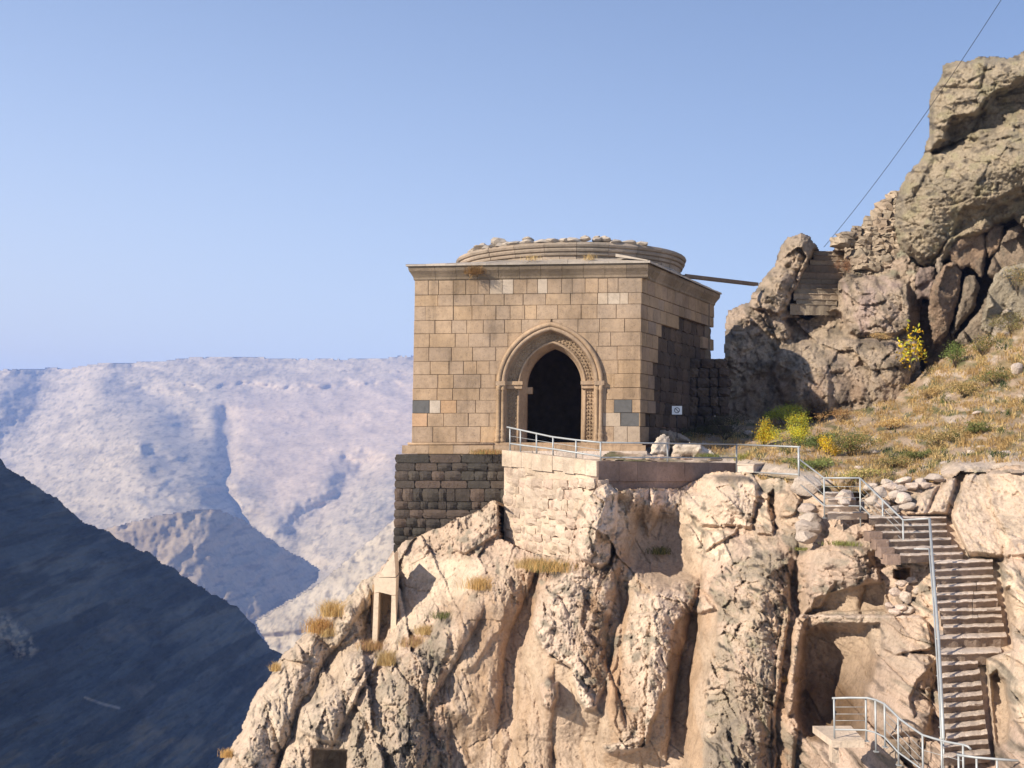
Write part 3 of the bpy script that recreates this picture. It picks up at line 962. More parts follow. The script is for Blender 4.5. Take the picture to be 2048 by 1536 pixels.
# ------------------------------------------------------------------ the chapel
GL = P(823, 886, 54.0)
GR = P(1280, 886, 53.0)
GB = P(1426, 886, 64.0)
z0 = -0.05
for q in (GL, GR, GB):
    q.z = z0
LEAN = 0.016
U = (GR - GL).normalized()
NF = Vector((U.y, -U.x, 0))                    # outward normal of the front
LF = (GR - GL).length
U2 = (GB - GR).normalized()
NS = Vector((U2.y, -U2.x, 0))
LS = (GB - GR).length
A1, A2 = math.atan2(U.y, U.x), math.atan2(U2.y, U2.x)


def fw(u, z, d=0.0):
    return GL + U * (u + LEAN * (z - z0)) + NF * d + Vector((0, 0, z - z0))


def sw(u, z, d=0.0):
    return GR + U2 * u + U * LEAN * (z - z0) + NS * d + Vector((0, 0, z - z0))


chapel = thing('chapel', 'tan ashlar stone chapel with pointed arched doorway and round drum on its roof', 'chapel', (GL + GR) / 2 + Vector((0, 5, -.5)))
UC = (P(1099, 700, 53.4).x - GL.x)             # middle of the portal
SPR = 2.56


def arch_path(half, bot, uc=UC, n=14, h=None):
    h = 1.69 + .958 * (half - 1.22) if h is None else h
    R = (half * half + h * h) / (2 * half)
    a = math.asin(min(1, h / R))
    right = [(uc + half - R + R * math.cos(t), SPR + R * math.sin(t)) for t in np.linspace(0, a, n)]
    left = [(2 * uc - x, z) for x, z in right]
    nj = 4
    out = [(uc - half, z) for z in np.linspace(bot, SPR, nj)[:-1]]
    out += left + right[::-1][1:]
    out += [(uc + half, z) for z in np.linspace(SPR, bot, nj)[1:]]
    return out


OUT_HALF = 2.22


def arch_u(z, half=OUT_HALF):
    """half width of the portal at a height"""
    if z <= SPR:
        return half
    h = 1.69 + .958 * (half - 1.22)
    if z >= SPR + h:
        return 0
    R = (half * half + h * h) / (2 * half)
    return half - R + math.sqrt(max(0, R * R - (z - SPR) ** 2))


# courses of the front, from the course lines of the wall
cl_px = [886, 853, 826, 800, 776, 748, 721, 693, 665, 638, 609, 586, 556]
cz = [(885 - y) / FPX * 53.4 for y in cl_px]
cz[0] = 0.0
r = random.Random(5)
special = {  # (course, pixel range) -> stone kind
}


def kind_front(ci, u):
    px = 1024 + (fw(u, 0).x / fw(u, 0).y) * FPX
    q = r.random()
    if ci == 2 and px < 862:
        return 'ashlar_gray'
    if ci == 2 and 862 <= px < 885:
        return 'ashlar_orange' if False else 'ashlar_pale'
    if ci == 2 and 1233 <= px < 1268:
        return 'ashlar_gray'
    if ci == 1 and 1245 <= px:
        return 'ashlar_gray'
    if ci in (0, 1) and 1215 <= px < 1245:
        return 'ashlar_pale'
    if ci == 0 and 1245 <= px:
        return 'ashlar_pale'
    if ci in (1, 2, 3) and px < 1000:
        return 'ashlar_orange' if q < .25 else 'ashlar'
    if ci == 11:
        return 'ashlar_pale' if q < .22 else 'ashlar'
    if ci == 10 and (1195 <= px < 1260):
        return 'ashlar_pale'
    return 'ashlar'


fixed = {2: [0, .76, 1.32], 1: []}
for ci in range(12):
    za, zb = cz[ci], cz[ci + 1]
    edges = [0.0]
    if ci == 2:
        edges = [0.0, .78, 1.28]
    x = edges[-1]
    while x < LF - .45:
        w_ = r.uniform(.5, 1.25) if ci < 11 else r.uniform(.42, .75)
        if LF - (x + w_) < .45:
            w_ = LF - x
        x += w_
        edges.append(x)
    edges[-1] = LF
    if ci == 2:
        edges = [e for e in edges if e < 8.6] + [9.05, 9.85, LF]
    if ci == 1:
        edges = [e for e in edges if e < 8.9] + [9.35, LF]
    if ci == 0:
        edges = [e for e in edges if e < 8.7] + [9.05, 9.65, LF]
    if ci == 10:
        edges = [e for e in edges if e < 7.9] + [8.28, 8.72, 9.26, 9.62, LF]
    for a, b in zip(edges[:-1], edges[1:]):
        if b - a < .12:
            continue
        zm = (za + zb) / 2
        kd = kind_front(ci, (a + b) / 2)
        g_ = .004
        hm, ha, hb = arch_u(zm), arch_u(za + .02), arch_u(zb - .02)
        la, ra = UC - ha, UC + ha
        if b <= UC - ha or a >= UC + ha or ha == 0:
            me = r.choice(VB[kd])
            d = r.uniform(-.012, .012) + (-.03 if kd == 'ashlar_gray' and ci == 1 else 0)
            put('stone_block', me, chapel, fw((a + b) / 2, zm, -.16 + d), A1 + r.uniform(-.004, .004), (b - a - 2 * g_, .32, zb - za - 2 * g_))
            continue
        # stones cut to the curve of the portal
        for side in (-1, 1):
            lo, hi = UC + side * ha, UC + side * hb
            if side < 0:
                p = [(a + g_, za + g_), (min(b, lo) - 0, za + g_), (min(b, UC - hm), zm), (min(b, hi), zb - g_), (a + g_, zb - g_)]
                if a >= min(b, UC - hb) - .03:
                    continue
                p = [(max(a + g_, u), z) for u, z in p]
            else:
                p = [(max(a, lo), za + g_), (b - g_, za + g_), (b - g_, zb - g_), (max(a, hi), zb - g_), (max(a, UC + hm), zm)]
                if b <= max(a, UC + hb) + .03:
                    continue
                p = [(min(b - g_, u), z) for u, z in p]
            if hb == 0 and side > 0 and a < UC:
                p = [(max(a, UC) if z > zm else u, z) for u, z in p]
            p = [q for i_, q in enumerate(p) if math.hypot(q[0] - p[i_ - 1][0], q[1] - p[i_ - 1][1]) > .012]
            if len(p) < 3:
                continue
            c0 = fw((a + b) / 2, zm, 0)
            bk = [fw(u, z, -.32) - c0 for u, z in p]
            fr = [fw(u, z, r.uniform(-.004, .004)) - c0 for u, z in p]
            vv, ff = prism(bk, fr)
            link('stone_block', mesh_py('stone_block', vv, ff, M['ashlar']), chapel, c0)

# side wall
zs = [0.0] + [z for z in cz[1:]]
for ci in range(12):
    za, zb = zs[ci], zs[ci + 1]
    x = 0.0
    first = True
    while x < LS - .3:
        w_ = r.uniform(.8, 1.35)
        if first:
            w_ = r.uniform(.75, .95) if ci % 2 else r.uniform(1.0, 1.25)
        if LS - (x + w_) < .6:
            w_ = LS - x
        um = x + w_ / 2
        # the stair-stepped edge where the facing has come off
        lim = 2.3 + .25 * math.sin(ci * 2.1) if ci < 8 else (3.4 if ci == 8 else (5.5 if ci == 9 else 99))
        if ci == 8 and um > 9.5:
            lim = 99
        if ci == 0 or ci == 1:
            lim = 1.0
        dark = um > lim
        kd = 'ashlar_dark' if dark else 'ashlar_side'
        me = r.choice(VB[kd])
        put('stone_block', me, chapel, sw(um, (za + zb) / 2, -.16 - (.16 if dark else 0) + r.uniform(-.015, .015)), A2, (w_ - .014, .32, zb - za - .014))
        x += w_
        first = False


# core of the walls, hollow inside, door cut through
def ring_face(name, path, rect, d, mat):
    """wall sheet between a portal path and a rectangle"""
    v, f = [], []
    uL, uR, zT = rect
    n = len(path)
    outer = []
    for i, (u, z) in enumerate(path):
        if z <= SPR + 1e-6:
            outer.append((uL if u < UC else uR, z))
        else:
            t = i / (n - 1)
            ang = math.atan2(z - SPR, u - UC)
            k = 1e9
            if abs(math.cos(ang)) > 1e-6:
                k = ((uR - UC) if math.cos(ang) > 0 else (UC - uL)) / abs(math.cos(ang))
            k = min(k, (zT - SPR) / max(1e-6, math.sin(ang)))
            outer.append((UC + k * math.cos(ang), SPR + k * math.sin(ang)))
    for (u, z), (a, b) in zip(path, outer):
        v += [fw(u, z, d), fw(a, b, d)]
    for i in range(n - 1):
        f.append((2 * i, 2 * i + 1, 2 * i + 3, 2 * i + 2))
    # corners
    ia = next(i for i in range(n - 1) if abs(outer[i][0] - uL) < 1e-3 and abs(outer[i + 1][0] - uL) > 1e-3)
    ib = next(i for i in range(n - 1) if abs(outer[i][0] - uR) > 1e-3 and abs(outer[i + 1][0] - uR) < 1e-3)
    v += [fw(uL, zT, d), fw(uR, zT, d)]
    m_ = len(v)
    f.append((2 * ia + 1, m_ - 2, 2 * ia + 3))
    f.append((2 * ib + 1, m_ - 1, 2 * ib + 3))
    return v, f


ZT = cz[-1] + .5
pth = arch_path(OUT_HALF - .05, -.3)
v, f = ring_face('wall_core', pth, (.04, LF - .04, ZT), -.05, None)
link('wall_core', mesh_py('wall_core', v, f, M['joint']), chapel)


def quadbox(name, pts, thick, mat, parent):
    """upright slab: plan polyline with thickness given by corner points (bottom ring, top z)"""
    vv, ff = prism(*pts)
    return link(name, mesh_py(name, vv, ff, mat), parent)


BL = GL + U2 * 9.5 + Vector((-1.4, 0, 0))


def upright(name, a, b, th, zb, zt, mat, parent):
    a, b = Vector(a), Vector(b)
    t = (b - a).normalized()
    n_ = Vector((t.y, -t.x, 0)) * th
    ring = [a, b, b + n_, a + n_]
    return quadbox(name, ([(p.x, p.y, zb) for p in ring], [(p.x, p.y, zt) for p in ring]), 0, mat, parent)


inn = .35
upright('wall', sw(.05, 0, -.20), sw(LS, 0, -.20), -.9, -.6, ZT, M['interior'], chapel)
upright('wall', BL + U * .1, GL + U * .35 - NF * .6, -.9, -.6, ZT, M['joint'], chapel)
upright('wall', GB - U * .3 - U2 * .2, BL + U * .1, -.9, -.6, ZT, M['joint'], chapel)
fl = [GL + U * .2 - NF * .4, GR - U * .3 - NF * .4, GB - U * .8, BL + U * .3]
vv, ff = prism([(p.x, p.y, -.7) for p in fl], [(p.x, p.y, -.12) for p in fl])
link('chapel_floor', mesh_py('chapel_floor', vv, ff, M['interior']), chapel)
vv, ff = prism([(p.x, p.y, ZT - .35) for p in fl], [(p.x, p.y, ZT - .05) for p in fl])
link('ceiling', mesh_py('ceiling', vv, ff, M['interior']), chapel)

# portal: rolls, carved band, inner jambs, imposts
portal = link('portal', None, chapel, fw(UC, 0, 0))


def sweep_band(pa, da, pb, db):
    v = []
    for (u, z), (a, b) in zip(pa, pb):
        v += [fw(u, z, da), fw(a, b, db)]
    f = [(2 * i, 2 * i + 1, 2 * i + 3, 2 * i + 2) for i in range(len(pa) - 1)]
    return v, f


def join_bands(name, bands, mat, parent, smooth=False):
    v, f = [], []
    for bv, bf in bands:
        o_ = len(v)
        v += bv
        f += [tuple(i + o_ for i in q) for q in bf]
    return link(name, mesh_py(name, v, f, mat, smooth), parent)


BOT = -.05
AX = arch_path
UCI = UC + .13
for half, rad, dd in ((2.28, .105, .10), (2.09, .10, .055)):
    pts = [fw(u, z, dd) for u, z in AX(half, .28 if False else SPR, n=18)[3:-3]]
    tube_obj('arch_moulding', pts, rad, M['ashlar'], portal, 8)
join_bands('arch_ring', [sweep_band(AX(2.36, BOT), .0, AX(2.36, BOT), .07), sweep_band(AX(2.36, BOT), .07, AX(1.99, BOT), .03), sweep_band(AX(1.99, BOT), .03, AX(1.94, BOT), -.36)], M['ashlar'], portal)
join_bands('carved_band', [sweep_band(AX(1.94, BOT), -.36, AX(1.50, BOT, UCI * .5 + UC * .5), -.36)], M['carved'], portal)
tube_obj('inner_moulding', [fw(u, z, -.355) for u, z in AX(1.49, BOT, UCI * .5 + UC * .5, n=18)], .065, M['ashlar'], portal, 8)
join_bands('inner_jamb', [sweep_band(AX(1.50, BOT, UCI * .5 + UC * .5), -.36, AX(1.44, BOT, UCI * .5 + UC * .5), -.35), sweep_band(AX(1.44, BOT, UCI * .5 + UC * .5), -.35, AX(1.24, BOT, UCI), -1.0), sweep_band(AX(1.24, BOT, UCI), -1.0, AX(1.24, BOT, UCI), -1.5)], M['ashlar'], portal)
v, f = ring_face('inner_wall', AX(1.235, BOT, UCI), (.3, LF - .3, ZT), -1.5, None)
link('inner_wall', mesh_py('inner_wall', v, f, M['interior']), portal)
# relief carving: interlaced little bosses
cv, cf = [], []
ucm = UCI * .5 + UC * .5
k = 0
for half in (1.87, 1.74, 1.61):
    path = [Vector((u, 0, z)) for u, z in AX(half, .1, ucm, n=40)]
    L_ = [0]
    for a, b in zip(path[:-1], path[1:]):
        L_.append(L_[-1] + (b - a).length)
    s = (k % 2) * .08
    while s < L_[-1]:
        j = max(i for i in range(len(L_)) if L_[i] <= s)
        j = min(j, len(path) - 2)
        q = path[j].lerp(path[j + 1], (s - L_[j]) / max(1e-6, L_[j + 1] - L_[j]))
        t = (path[j + 1] - path[j]).normalized()
        n_ = Vector((-t.z, 0, t.x))
        a_ = .078 + r.uniform(-.012, .012)
        o_ = len(cv)
        tw = r.uniform(-.8, .8)
        for e in range(4):
            an = e * math.pi / 2 + tw
            c_ = q + t * math.cos(an) * a_ + n_ * math.sin(an) * a_ * .8
            cv.append(fw(c_.x, c_.z, -.37))
        for e in range(4):
            an = e * math.pi / 2 + tw
            c_ = q + t * math.cos(an) * a_ * .7 + n_ * math.sin(an) * a_ * .5
            cv.append(fw(c_.x, c_.z, -.36 + .06 + r.uniform(-.035, .015)))
        cf += [(o_ + e, o_ + (e + 1) % 4, o_ + 4 + (e + 1) % 4, o_ + 4 + e) for e in range(4)] + [(o_ + 4, o_ + 5, o_ + 6, o_ + 7)]
        s += .165
    k += 1
tag(link('carving', mesh_py('carving', cv, cf, M['carved']), portal), kind='stuff')


def fbox(name, u0, u1, z0_, z1_, d0, d1, mat, parent, jit=0.0, fn=None):
    fn = fn or fw
    ring = lambda z: [fn(u0, z, d0), fn(u1, z, d0), fn(u1, z, d1), fn(u0, z, d1)]
    vv, ff = prism(ring(z0_), ring(z1_))
    return link(name, mesh_py(name, vv, ff, mat), parent)


for sgn in (-1, 1):
    for half, rad, dd in ((2.28, .085, .08), (2.09, .08, .04)):
        u = UC + sgn * half
        zz = [.02, .10, .20, .28, .40, .46, .55, .62] + [SPR - .25, SPR - .2, SPR - .12, SPR - .02]
        rr = [rad * 1.7, rad * 1.75, rad * 1.2, rad * 1.7, rad * 1.6, rad * 1.1, rad * 1.5, rad] + [rad, rad * 1.5, rad * 1.2, rad * 1.7]
        tube_obj('colonnette', [fw(u, z, dd) for z in zz], rr, M['ashlar'], portal, 8)
    ua, ub = sorted((UC + sgn * 2.42, UC + sgn * 1.98))
    fbox('impost', ua, ub, SPR - .02, SPR + .17, -.02, .21, M['ashlar'], portal)
    ua, ub = sorted((UC + sgn * 1.98, ucm + sgn * 1.30))
    fbox('impost', ua, ub, SPR + .02, SPR + .18, -1.0, -.12, M['ashlar'], portal)
    fbox('impost', ua + .03, ub - .03, SPR - .15, SPR + .02, -1.0, -.2, M['ashlar'], portal)
u_ = UCI - 1.05
fbox('impost', u_ - .2, u_ + .05, SPR - .35, SPR - .05, -1.5, -1.05, M['ashlar'], portal)

# cornice and roof
CT = cz[-1]


def cornice(fn, L0, L1, name, dext=0.0):
    prof = [(.0, CT - .02), (.05, CT + .03), (.06, CT + .12), (.14, CT + .26), (.24, CT + .40), (.27, CT + .52), (.27, CT + .60)]
    nseg = max(2, int((L1 - L0) / .9))
    for i in range(nseg):
        a, b = L0 + (L1 - L0) * i / nseg + .006, L0 + (L1 - L0) * (i + 1) / nseg - .006
        e0 = .27 if i == 0 else 0
        e1 = .27 if i == nseg - 1 else 0
        if fn is sw:
            e0 = 0
        else:
            e1 = 0
        j = r.uniform(-.01, .01)
        ring0 = [fn(a - e0 * (d / .27 if d > 0 else 0), z, d + j) for d, z in prof] + [fn(a, CT + .60, -.4), fn(a, CT - .02, -.4)]
        ring1 = [fn(b + e1 * (d / .27 if d > 0 else 0), z, d + j) for d, z in prof] + [fn(b, CT + .60, -.4), fn(b, CT - .02, -.4)]
        vv, ff = prism(ring0, ring1)
        link('cornice_stone', mesh_py('cornice_stone', vv, ff, M['ashlar_dark_c'] if False else M['cornice']), chapel)


cornice(fw, 0, LF + .27, 'front')
cornice(sw, 0, LS, 'side')
ZE = CT + .60
DC = P(1141, 500, 59.0)
DR = 5.5
ZD = ZE + .27
ev = [fw(-.36, ZE, .36), fw(LF + .33, ZE, .36), sw(0, ZE, .36) + NF * .05 + U * .02, sw(LS + .2, ZE, .36), BL + Vector((-.3, .3, ZE - z0)), ]
ev[1] = fw(LF + .36, ZE, .36)
ev.pop(2)
# roof slabs from eave up to the drum
roof = link('roof', None, chapel, (DC.x, DC.y, ZE))
npan = 0
segs = [(ev[0], ev[1], 12), (ev[1], ev[2], 12), (ev[2], ev[3], 6), (ev[3], ev[0], 8)]
for a, b, n in segs:
    for i in range(n):
        p, q = a.lerp(b, i / n), a.lerp(b, (i + 1) / n)
        def inner(w):
            dv = Vector((w.x - DC.x, w.y - DC.y, 0))
            di = dv.length
            rr = min(di - .05, DR - .15)
            x = Vector((DC.x, DC.y, 0)) + dv / di * rr
            return Vector((x.x, x.y, ZE + .16 + min(.22, (di - rr) * .12)))
        g_ = (q - p) * .006
        p2, q2 = p + g_, q - g_
        pi, qi = inner(p2), inner(q2)
        th = .07 + (.015 if i % 2 else 0)
        lift = r.uniform(0, .015)
        up_ = Vector((0, 0, th + lift))
        vv, ff = prism([p2, q2, qi, pi], [p2 + up_, q2 + up_, qi + up_, pi + up_])
        link('roof_slab', mesh_py('roof_slab', vv, ff, M['roofstone']), roof)
# hip stone at the front right corner
h0, h1 = fw(LF + .30, ZE + .085, .30), fw(LF - 1.0, ZE + .34, -.25)
w_ = Vector((.2, .25, 0))
vv, ff = prism([h0 - w_ * .3, h0 + w_ * .3, h1 + w_, h1 - w_], [h0 - w_ * .3 + Vector((0, 0, .04)), h0 + w_ * .3 + Vector((0, 0, .04)), h1 + w_ + Vector((0, 0, .14)), h1 - w_ + Vector((0, 0, .14))])
link('hip_stone', mesh_py('hip_stone', vv, ff, M['roofstone']), roof)
# drum
drum = link('drum', None, chapel, (DC.x, DC.y, ZE))
ZR = (885 - 481) / FPX * (DC.y - DR)


def dp(a, rad, z):
    return Vector((DC.x + math.sin(a) * rad, DC.y - math.cos(a) * rad, z))


nb = 44
z_a, z_b, z_c = ZE, ZR - .62, ZR
for i in range(nb):
    a0, a1 = 2 * math.pi * i / nb + .002, 2 * math.pi * (i + 1) / nb - .002
    if math.cos((a0 + a1) / 2) < -.25:
        continue
    j = r.uniform(-.02, .02)
    vv, ff = prism([dp(a0, DR - .12 + j, z_a), dp(a1, DR - .12 + j, z_a), dp(a1, DR - .6, z_a), dp(a0, DR - .6, z_a)], [dp(a0, DR - .12 + j, z_b), dp(a1, DR - .12 + j, z_b), dp(a1, DR - .6, z_b), dp(a0, DR - .6, z_b)])
    link('drum_stone', mesh_py('drum_stone', vv, ff, M['drum']), drum)
prof = [(DR - .12, z_b), (DR - .02, z_b + .03), (DR + .0, z_b + .10), (DR - .03, z_b + .17), (DR + .07, z_b + .20), (DR + .10, z_b + .28), (DR + .05, z_b + .36), (DR + .13, z_b + .39), (DR + .17, z_b + .48), (DR + .12, z_b + .58), (DR + .02, z_c), (DR - .6, z_c), (DR - .6, z_b)]
ns = 24
for i in range(ns):
    a0, a1 = 2 * math.pi * i / ns + .0015, 2 * math.pi * (i + 1) / ns - .0015
    if math.cos((a0 + a1) / 2) < -.3:
        continue
    am = (a0 + a1) / 2
    j = r.uniform(-.012, .012)
    rings = [[dp(a, rd + j, z) for rd, z in prof] for a in (a0, am, a1)]
    n = len(prof)
    vv = rings[0] + rings[1] + rings[2]
    ff = [tuple(range(n))[::-1], tuple(range(2 * n, 3 * n))]
    for s_ in (0, 1):
        ff += [(s_ * n + q, s_ * n + (q + 1) % n, (s_ + 1) * n + (q + 1) % n, (s_ + 1) * n + q) for q in range(n)]
    link('drum_moulding', mesh_py('drum_moulding', vv, ff, M['drum']), drum)
vv, ff = prism([dp(2 * math.pi * i / 40, DR - .5, ZE) for i in range(40)], [dp(2 * math.pi * i / 40, DR - .5, z_c - .05) for i in range(40)])
link('drum_core', mesh_py('drum_core', vv, ff, M['joint']), drum)


# loose flat stones lying on the drum
def rock_mesh(name, seed, mat, sub=2, rough=.16, flat=.0, cubic=.6):
    rr = random.Random(seed)
    bm = bmesh.new()
    bmesh.ops.create_icosphere(bm, subdivisions=sub, radius=.5)
    vv = np.array([v.co[:] for v in bm.verts])
    dirs = np.array([[rr.gauss(0, 1) for _ in range(3)] for _ in range(15)])
    dirs /= np.linalg.norm(dirs, axis=1)[:, None]
    lim = np.array([rr.uniform(.27, .42) for _ in range(15)])
    for d_, l_ in zip(dirs, lim):
        s_ = vv @ d_
        ex = np.clip(s_ - l_, 0, None)
        vv -= ex[:, None] * d_ * .92
    nz = rough * .55 * (fbm(vv[:, 0] * 3.5 + seed, vv[:, 1] * 3.5 + vv[:, 2] * 3.1, 4, seed))
    vv *= (1 + nz[:, None] * 1.6)
    for v_, c_ in zip(bm.verts, vv):
        v_.co = c_
    me = bpy.data.meshes.new(name)
    bm.to_mesh(me)
    bm.free()
    me.materials.append(mat)
    return me


RK = [rock_mesh('rock', i, M['looserock'], 3) for i in range(8)]
RKD = [rock_mesh('rock', 20 + i, M['roofstone'], 2) for i in range(6)]


def stone_at(name, p, size, me, parent=None, rz=None, tilt=.15, label=None, cat=None, group=None, rr=r):
    o = link(name, me, parent, p)
    o.rotation_euler = (rr.uniform(-tilt, tilt), rr.uniform(-tilt, tilt), rr.uniform(0, 6.28) if rz is None else rz)
    o.scale = size
    if label:
        tag(o, label, cat, group)
    return o


i = 0
a = -1.05
while a < .62:
    big = r.random()
    wd = r.uniform(.35, .8)
    stone_at('loose_stone', dp(a, DR - .12, ZR + .05 + (.08 if big > .8 else 0)), (wd * 1.45, .8, r.uniform(.22, .36)), r.choice(RKD), drum, a, .08)
    if big > .62:
        stone_at('loose_stone', dp(a, DR - .2, ZR + .22), (wd, .6, r.uniform(.16, .26)), r.choice(RKD), drum, a, .15)
    a += wd / DR * r.uniform(.7, 1.2)
stone_at('loose_stone', dp(-.72, DR - .2, ZR + .2), (1.1, .8, .62), RKD[2], drum, -.6, .1)

# plinth, two steps with a moulding
fbox('plinth_moulding', -.14, LF + .1, -.12, -.0, -.3, .16, M['ashlar'], chapel)
tube_obj('plinth_roll', [fw(u, -.06, .16) for u in (-.14, UC - 2.45)], .062, M['ashlar'], chapel, 8)
u = -.36
while u < LF + .1:
    w_ = r.uniform(.7, 1.3)
    fbox('plinth_stone', u + .005, min(u + w_, LF + .25) - .005, -.50, -.125, -.3, .36 + r.uniform(-.02, .02), M['ashlar'], chapel)
    u += w_
u = UC - 1.8
while u < LF + .15:
    w_ = r.uniform(.8, 1.3)
    e = min(u + w_, LF + .3)
    if e - u > .15:
        fbox('door_step', u + .005, e - .005, -.74, -.37, .38, .75 + r.uniform(-.02, .02), M['ashlar_p'] if False else M['step'], chapel)
    u += w_

# plants on the roof edge are made further down

# ------------------------------------------------------------------ dark masonry under the chapel
mas = thing('masonry_base', 'dark squared stone base wall under the chapel, left of the pale terrace pier', 'wall', P(900, 1095, 52.6))
ZM = -.52
mfront = .62
bz = [908, 926, 942, 961, 977, 1003, 1019, 1037, 1055, 1072, 1088, 1106]
u0m = -.62


def zpx(y, Y=53.0):
    return (885 - y) / FPX * Y


for ci in range(len(bz) - 1):
    zb, za = zpx(bz[ci]), zpx(bz[ci + 1])
    if ci == 0:
        zb = ZM
    u = u0m
    long_ = ci in (0, 3, 5 - 0) and ci != 5
    while u < 4.3:
        w_ = r.uniform(.9, 1.6) if ci in (0, 3) else (r.uniform(.6, 1.1) if ci in (1, 6) else r.uniform(.33, .75))
        kd = 'basalt_flat' if ci in (0, 3) or r.random() < .12 else 'basalt'
        dz = 0 if ci < 5 else r.uniform(-.02, .02)
        lean_ = -.02 * (0 - za)
        put('stone_block', r.choice(VB[kd]), mas, fw(u + w_ / 2, (za + zb) / 2 + dz, mfront - .2 + r.uniform(-.02, .02)), A1 + r.uniform(-.01, .01), (w_ - .02, .4, zb - za - .02))
        u += w_
vv, ff = prism([fw(u0m + .05, -5.2, mfront - .1), fw(4.6, -5.2, mfront - .1), fw(4.6, -5.2, -2.5), fw(u0m + .05, -5.2, -2.5)], [fw(u0m + .05, ZM - .01, mfront - .1), fw(4.6, ZM - .01, mfront - .1), fw(4.6, ZM - .01, -2.5), fw(u0m + .05, ZM - .01, -2.5)])
link('masonry_core', mesh_py('masonry_core', vv, ff, M['joint']), mas)

# ------------------------------------------------------------------ terrace pier with its rubble face and brown face
TL, TC, TE = P(1006, 900, 51.0), P(1195, 922, 46.4), P(1474, 926, 51.6)
pier = thing('terrace_wall', 'pale terrace retaining wall, sunlit rubble on the left face and brown render on the right', 'retaining wall', (TC.x, TC.y, -6))
zTL, zTC, zTE = TL.z, TC.z, TE.z


def pface(t, z, d, A_, B_):
    """point on a pier face, t metres from A_ towards B_"""
    e = Vector((B_.x - A_.x, B_.y - A_.y, 0)).normalized()
    n_ = Vector((e.y, -e.x, 0))
    return Vector((A_.x, A_.y, z)) + e * t + n_ * d


LP = Vector((TC.x - TL.x, TC.y - TL.y, 0)).length
LE = Vector((TE.x - TC.x, TE.y - TC.y, 0)).length
bt = [TL, TC, TE, Vector((TE.x - .5, 56.5, 0)), Vector((TL.x + .3, 53.3, 0))]
core_top = [Vector((TL.x, TL.y, zTL - .06)), Vector((TC.x, TC.y, zTC - .06)), Vector((TE.x, TE.y, zTE - .06)), Vector((TE.x - .5, 56.5, -.84)), Vector((TL.x + .3, 53.0, -.60))]
cen = sum((Vector((p.x, p.y, 0)) for p in bt), Vector()) / 5
sh = lambda p, z: Vector((p.x + (cen.x - p.x) * .03, p.y + (cen.y - p.y) * .03, z))
lb = [TL, TC, Vector((TC.x + .25, TC.y + 2.2, 0)), Vector((TL.x + .3, 53.2, 0))]
lt_ = [zTL - .06, zTC - .06, zTC - .1, -.62]
ins = lambda p, z: Vector((p.x + (cen.x - p.x) * .01, p.y + .03, z))
vv, ff = prism([ins(p, -6.2) for p in lb], [ins(p, z) for p, z in zip(lb, lt_)])
link('pier_core', mesh_py('pier_core', vv, ff, M['plaster']), pier)
rb_ = [Vector((TC.x + .02, TC.y + .06, 0)), TE, Vector((TE.x - .5, 56.5, 0)), Vector((TL.x + .35, 53.3, 0))]
rt_ = [zTC - .065, zTE - .06, -.84, -.63]
vv, ff = prism([sh(p, -2.3) for p in rb_], [sh(p, z) for p, z in zip(rb_, rt_)])
link('pier_core', mesh_py('pier_core', vv, ff, M['brownwall']), pier)
angP = math.atan2(TC.y - TL.y, TC.x - TL.x)
angE = math.atan2(TE.y - TC.y, TE.x - TC.x)
# render strip along the top
n = 9
for i in range(n):
    a, b = LP * i / n, LP * (i + 1) / n
    za, zb = zTL + (zTC - zTL) * i / n, zTL + (zTC - zTL) * (i + 1) / n
    hh = .62 + r.uniform(-.06, .06)
    ring = lambda d: [pface(a + .004, za - hh, d, TL, TC), pface(b - .004, zb - hh, d, TL, TC), pface(b - .004, zb, d, TL, TC), pface(a + .004, za, d, TL, TC)]
    vv, ff = prism(ring(-.35), ring(.05 + r.uniform(-.012, .012)))
    link('coping_panel', mesh_py('coping_panel', vv, ff, M['plaster']), pier)
z = -1.05
row = 0
while z > -5.4:
    hgt = r.uniform(.24, .46)
    t = -.05 + r.uniform(0, .2)
    while t < LP - .05:
        w_ = r.uniform(.28, .7)
        topz = zTL + (zTC - zTL) * (t / LP) - .62
        if z < topz + .02:
            left = t < LP * .45
            put('rubble_stone', r.choice(VB['rubble']), pier, pface(t + w_ / 2, z - hgt / 2 + r.uniform(-.08, .08), -.14 + r.uniform(-.05, .05) - (.12 if left else 0), TL, TC), angP + r.uniform(-.09, .09),
                (min(w_, LP + .04 - t) + .03, .4, hgt + .03 + r.uniform(-.08, .10)), r.uniform(-.17, .17))
        t += w_
    z -= hgt
    row += 1
# brown rendered panels of the right face
tt = [0, 1.15, 2.15, 3.25, 4.9, 6.4, LE]
for a, b in zip(tt[:-1], tt[1:]):
    za, zb = zTC + (zTE - zTC) * a / LE, zTC + (zTE - zTC) * b / LE
    ring = lambda d: [pface(a + .006, za - .78, d, TC, TE), pface(b - .006, zb - .78, d, TC, TE), pface(b - .006, zb, d, TC, TE), pface(a + .006, za, d, TC, TE)]
    vv, ff = prism(ring(-.4), ring(.03 + r.uniform(-.01, .01)))
    link('wall_panel', mesh_py('wall_panel', vv, ff, M['brownwall']), pier)
    ring = lambda d: [pface(a, za - 1.6, d, TC, TE), pface(b, zb - 1.6, d, TC, TE), pface(b, zb - .785, d, TC, TE), pface(a, za - .785, d, TC, TE)]
    vv, ff = prism(ring(-.4), ring(-.02))
    link('wall_panel', mesh_py('wall_panel', vv, ff, M['brownwall']), pier)

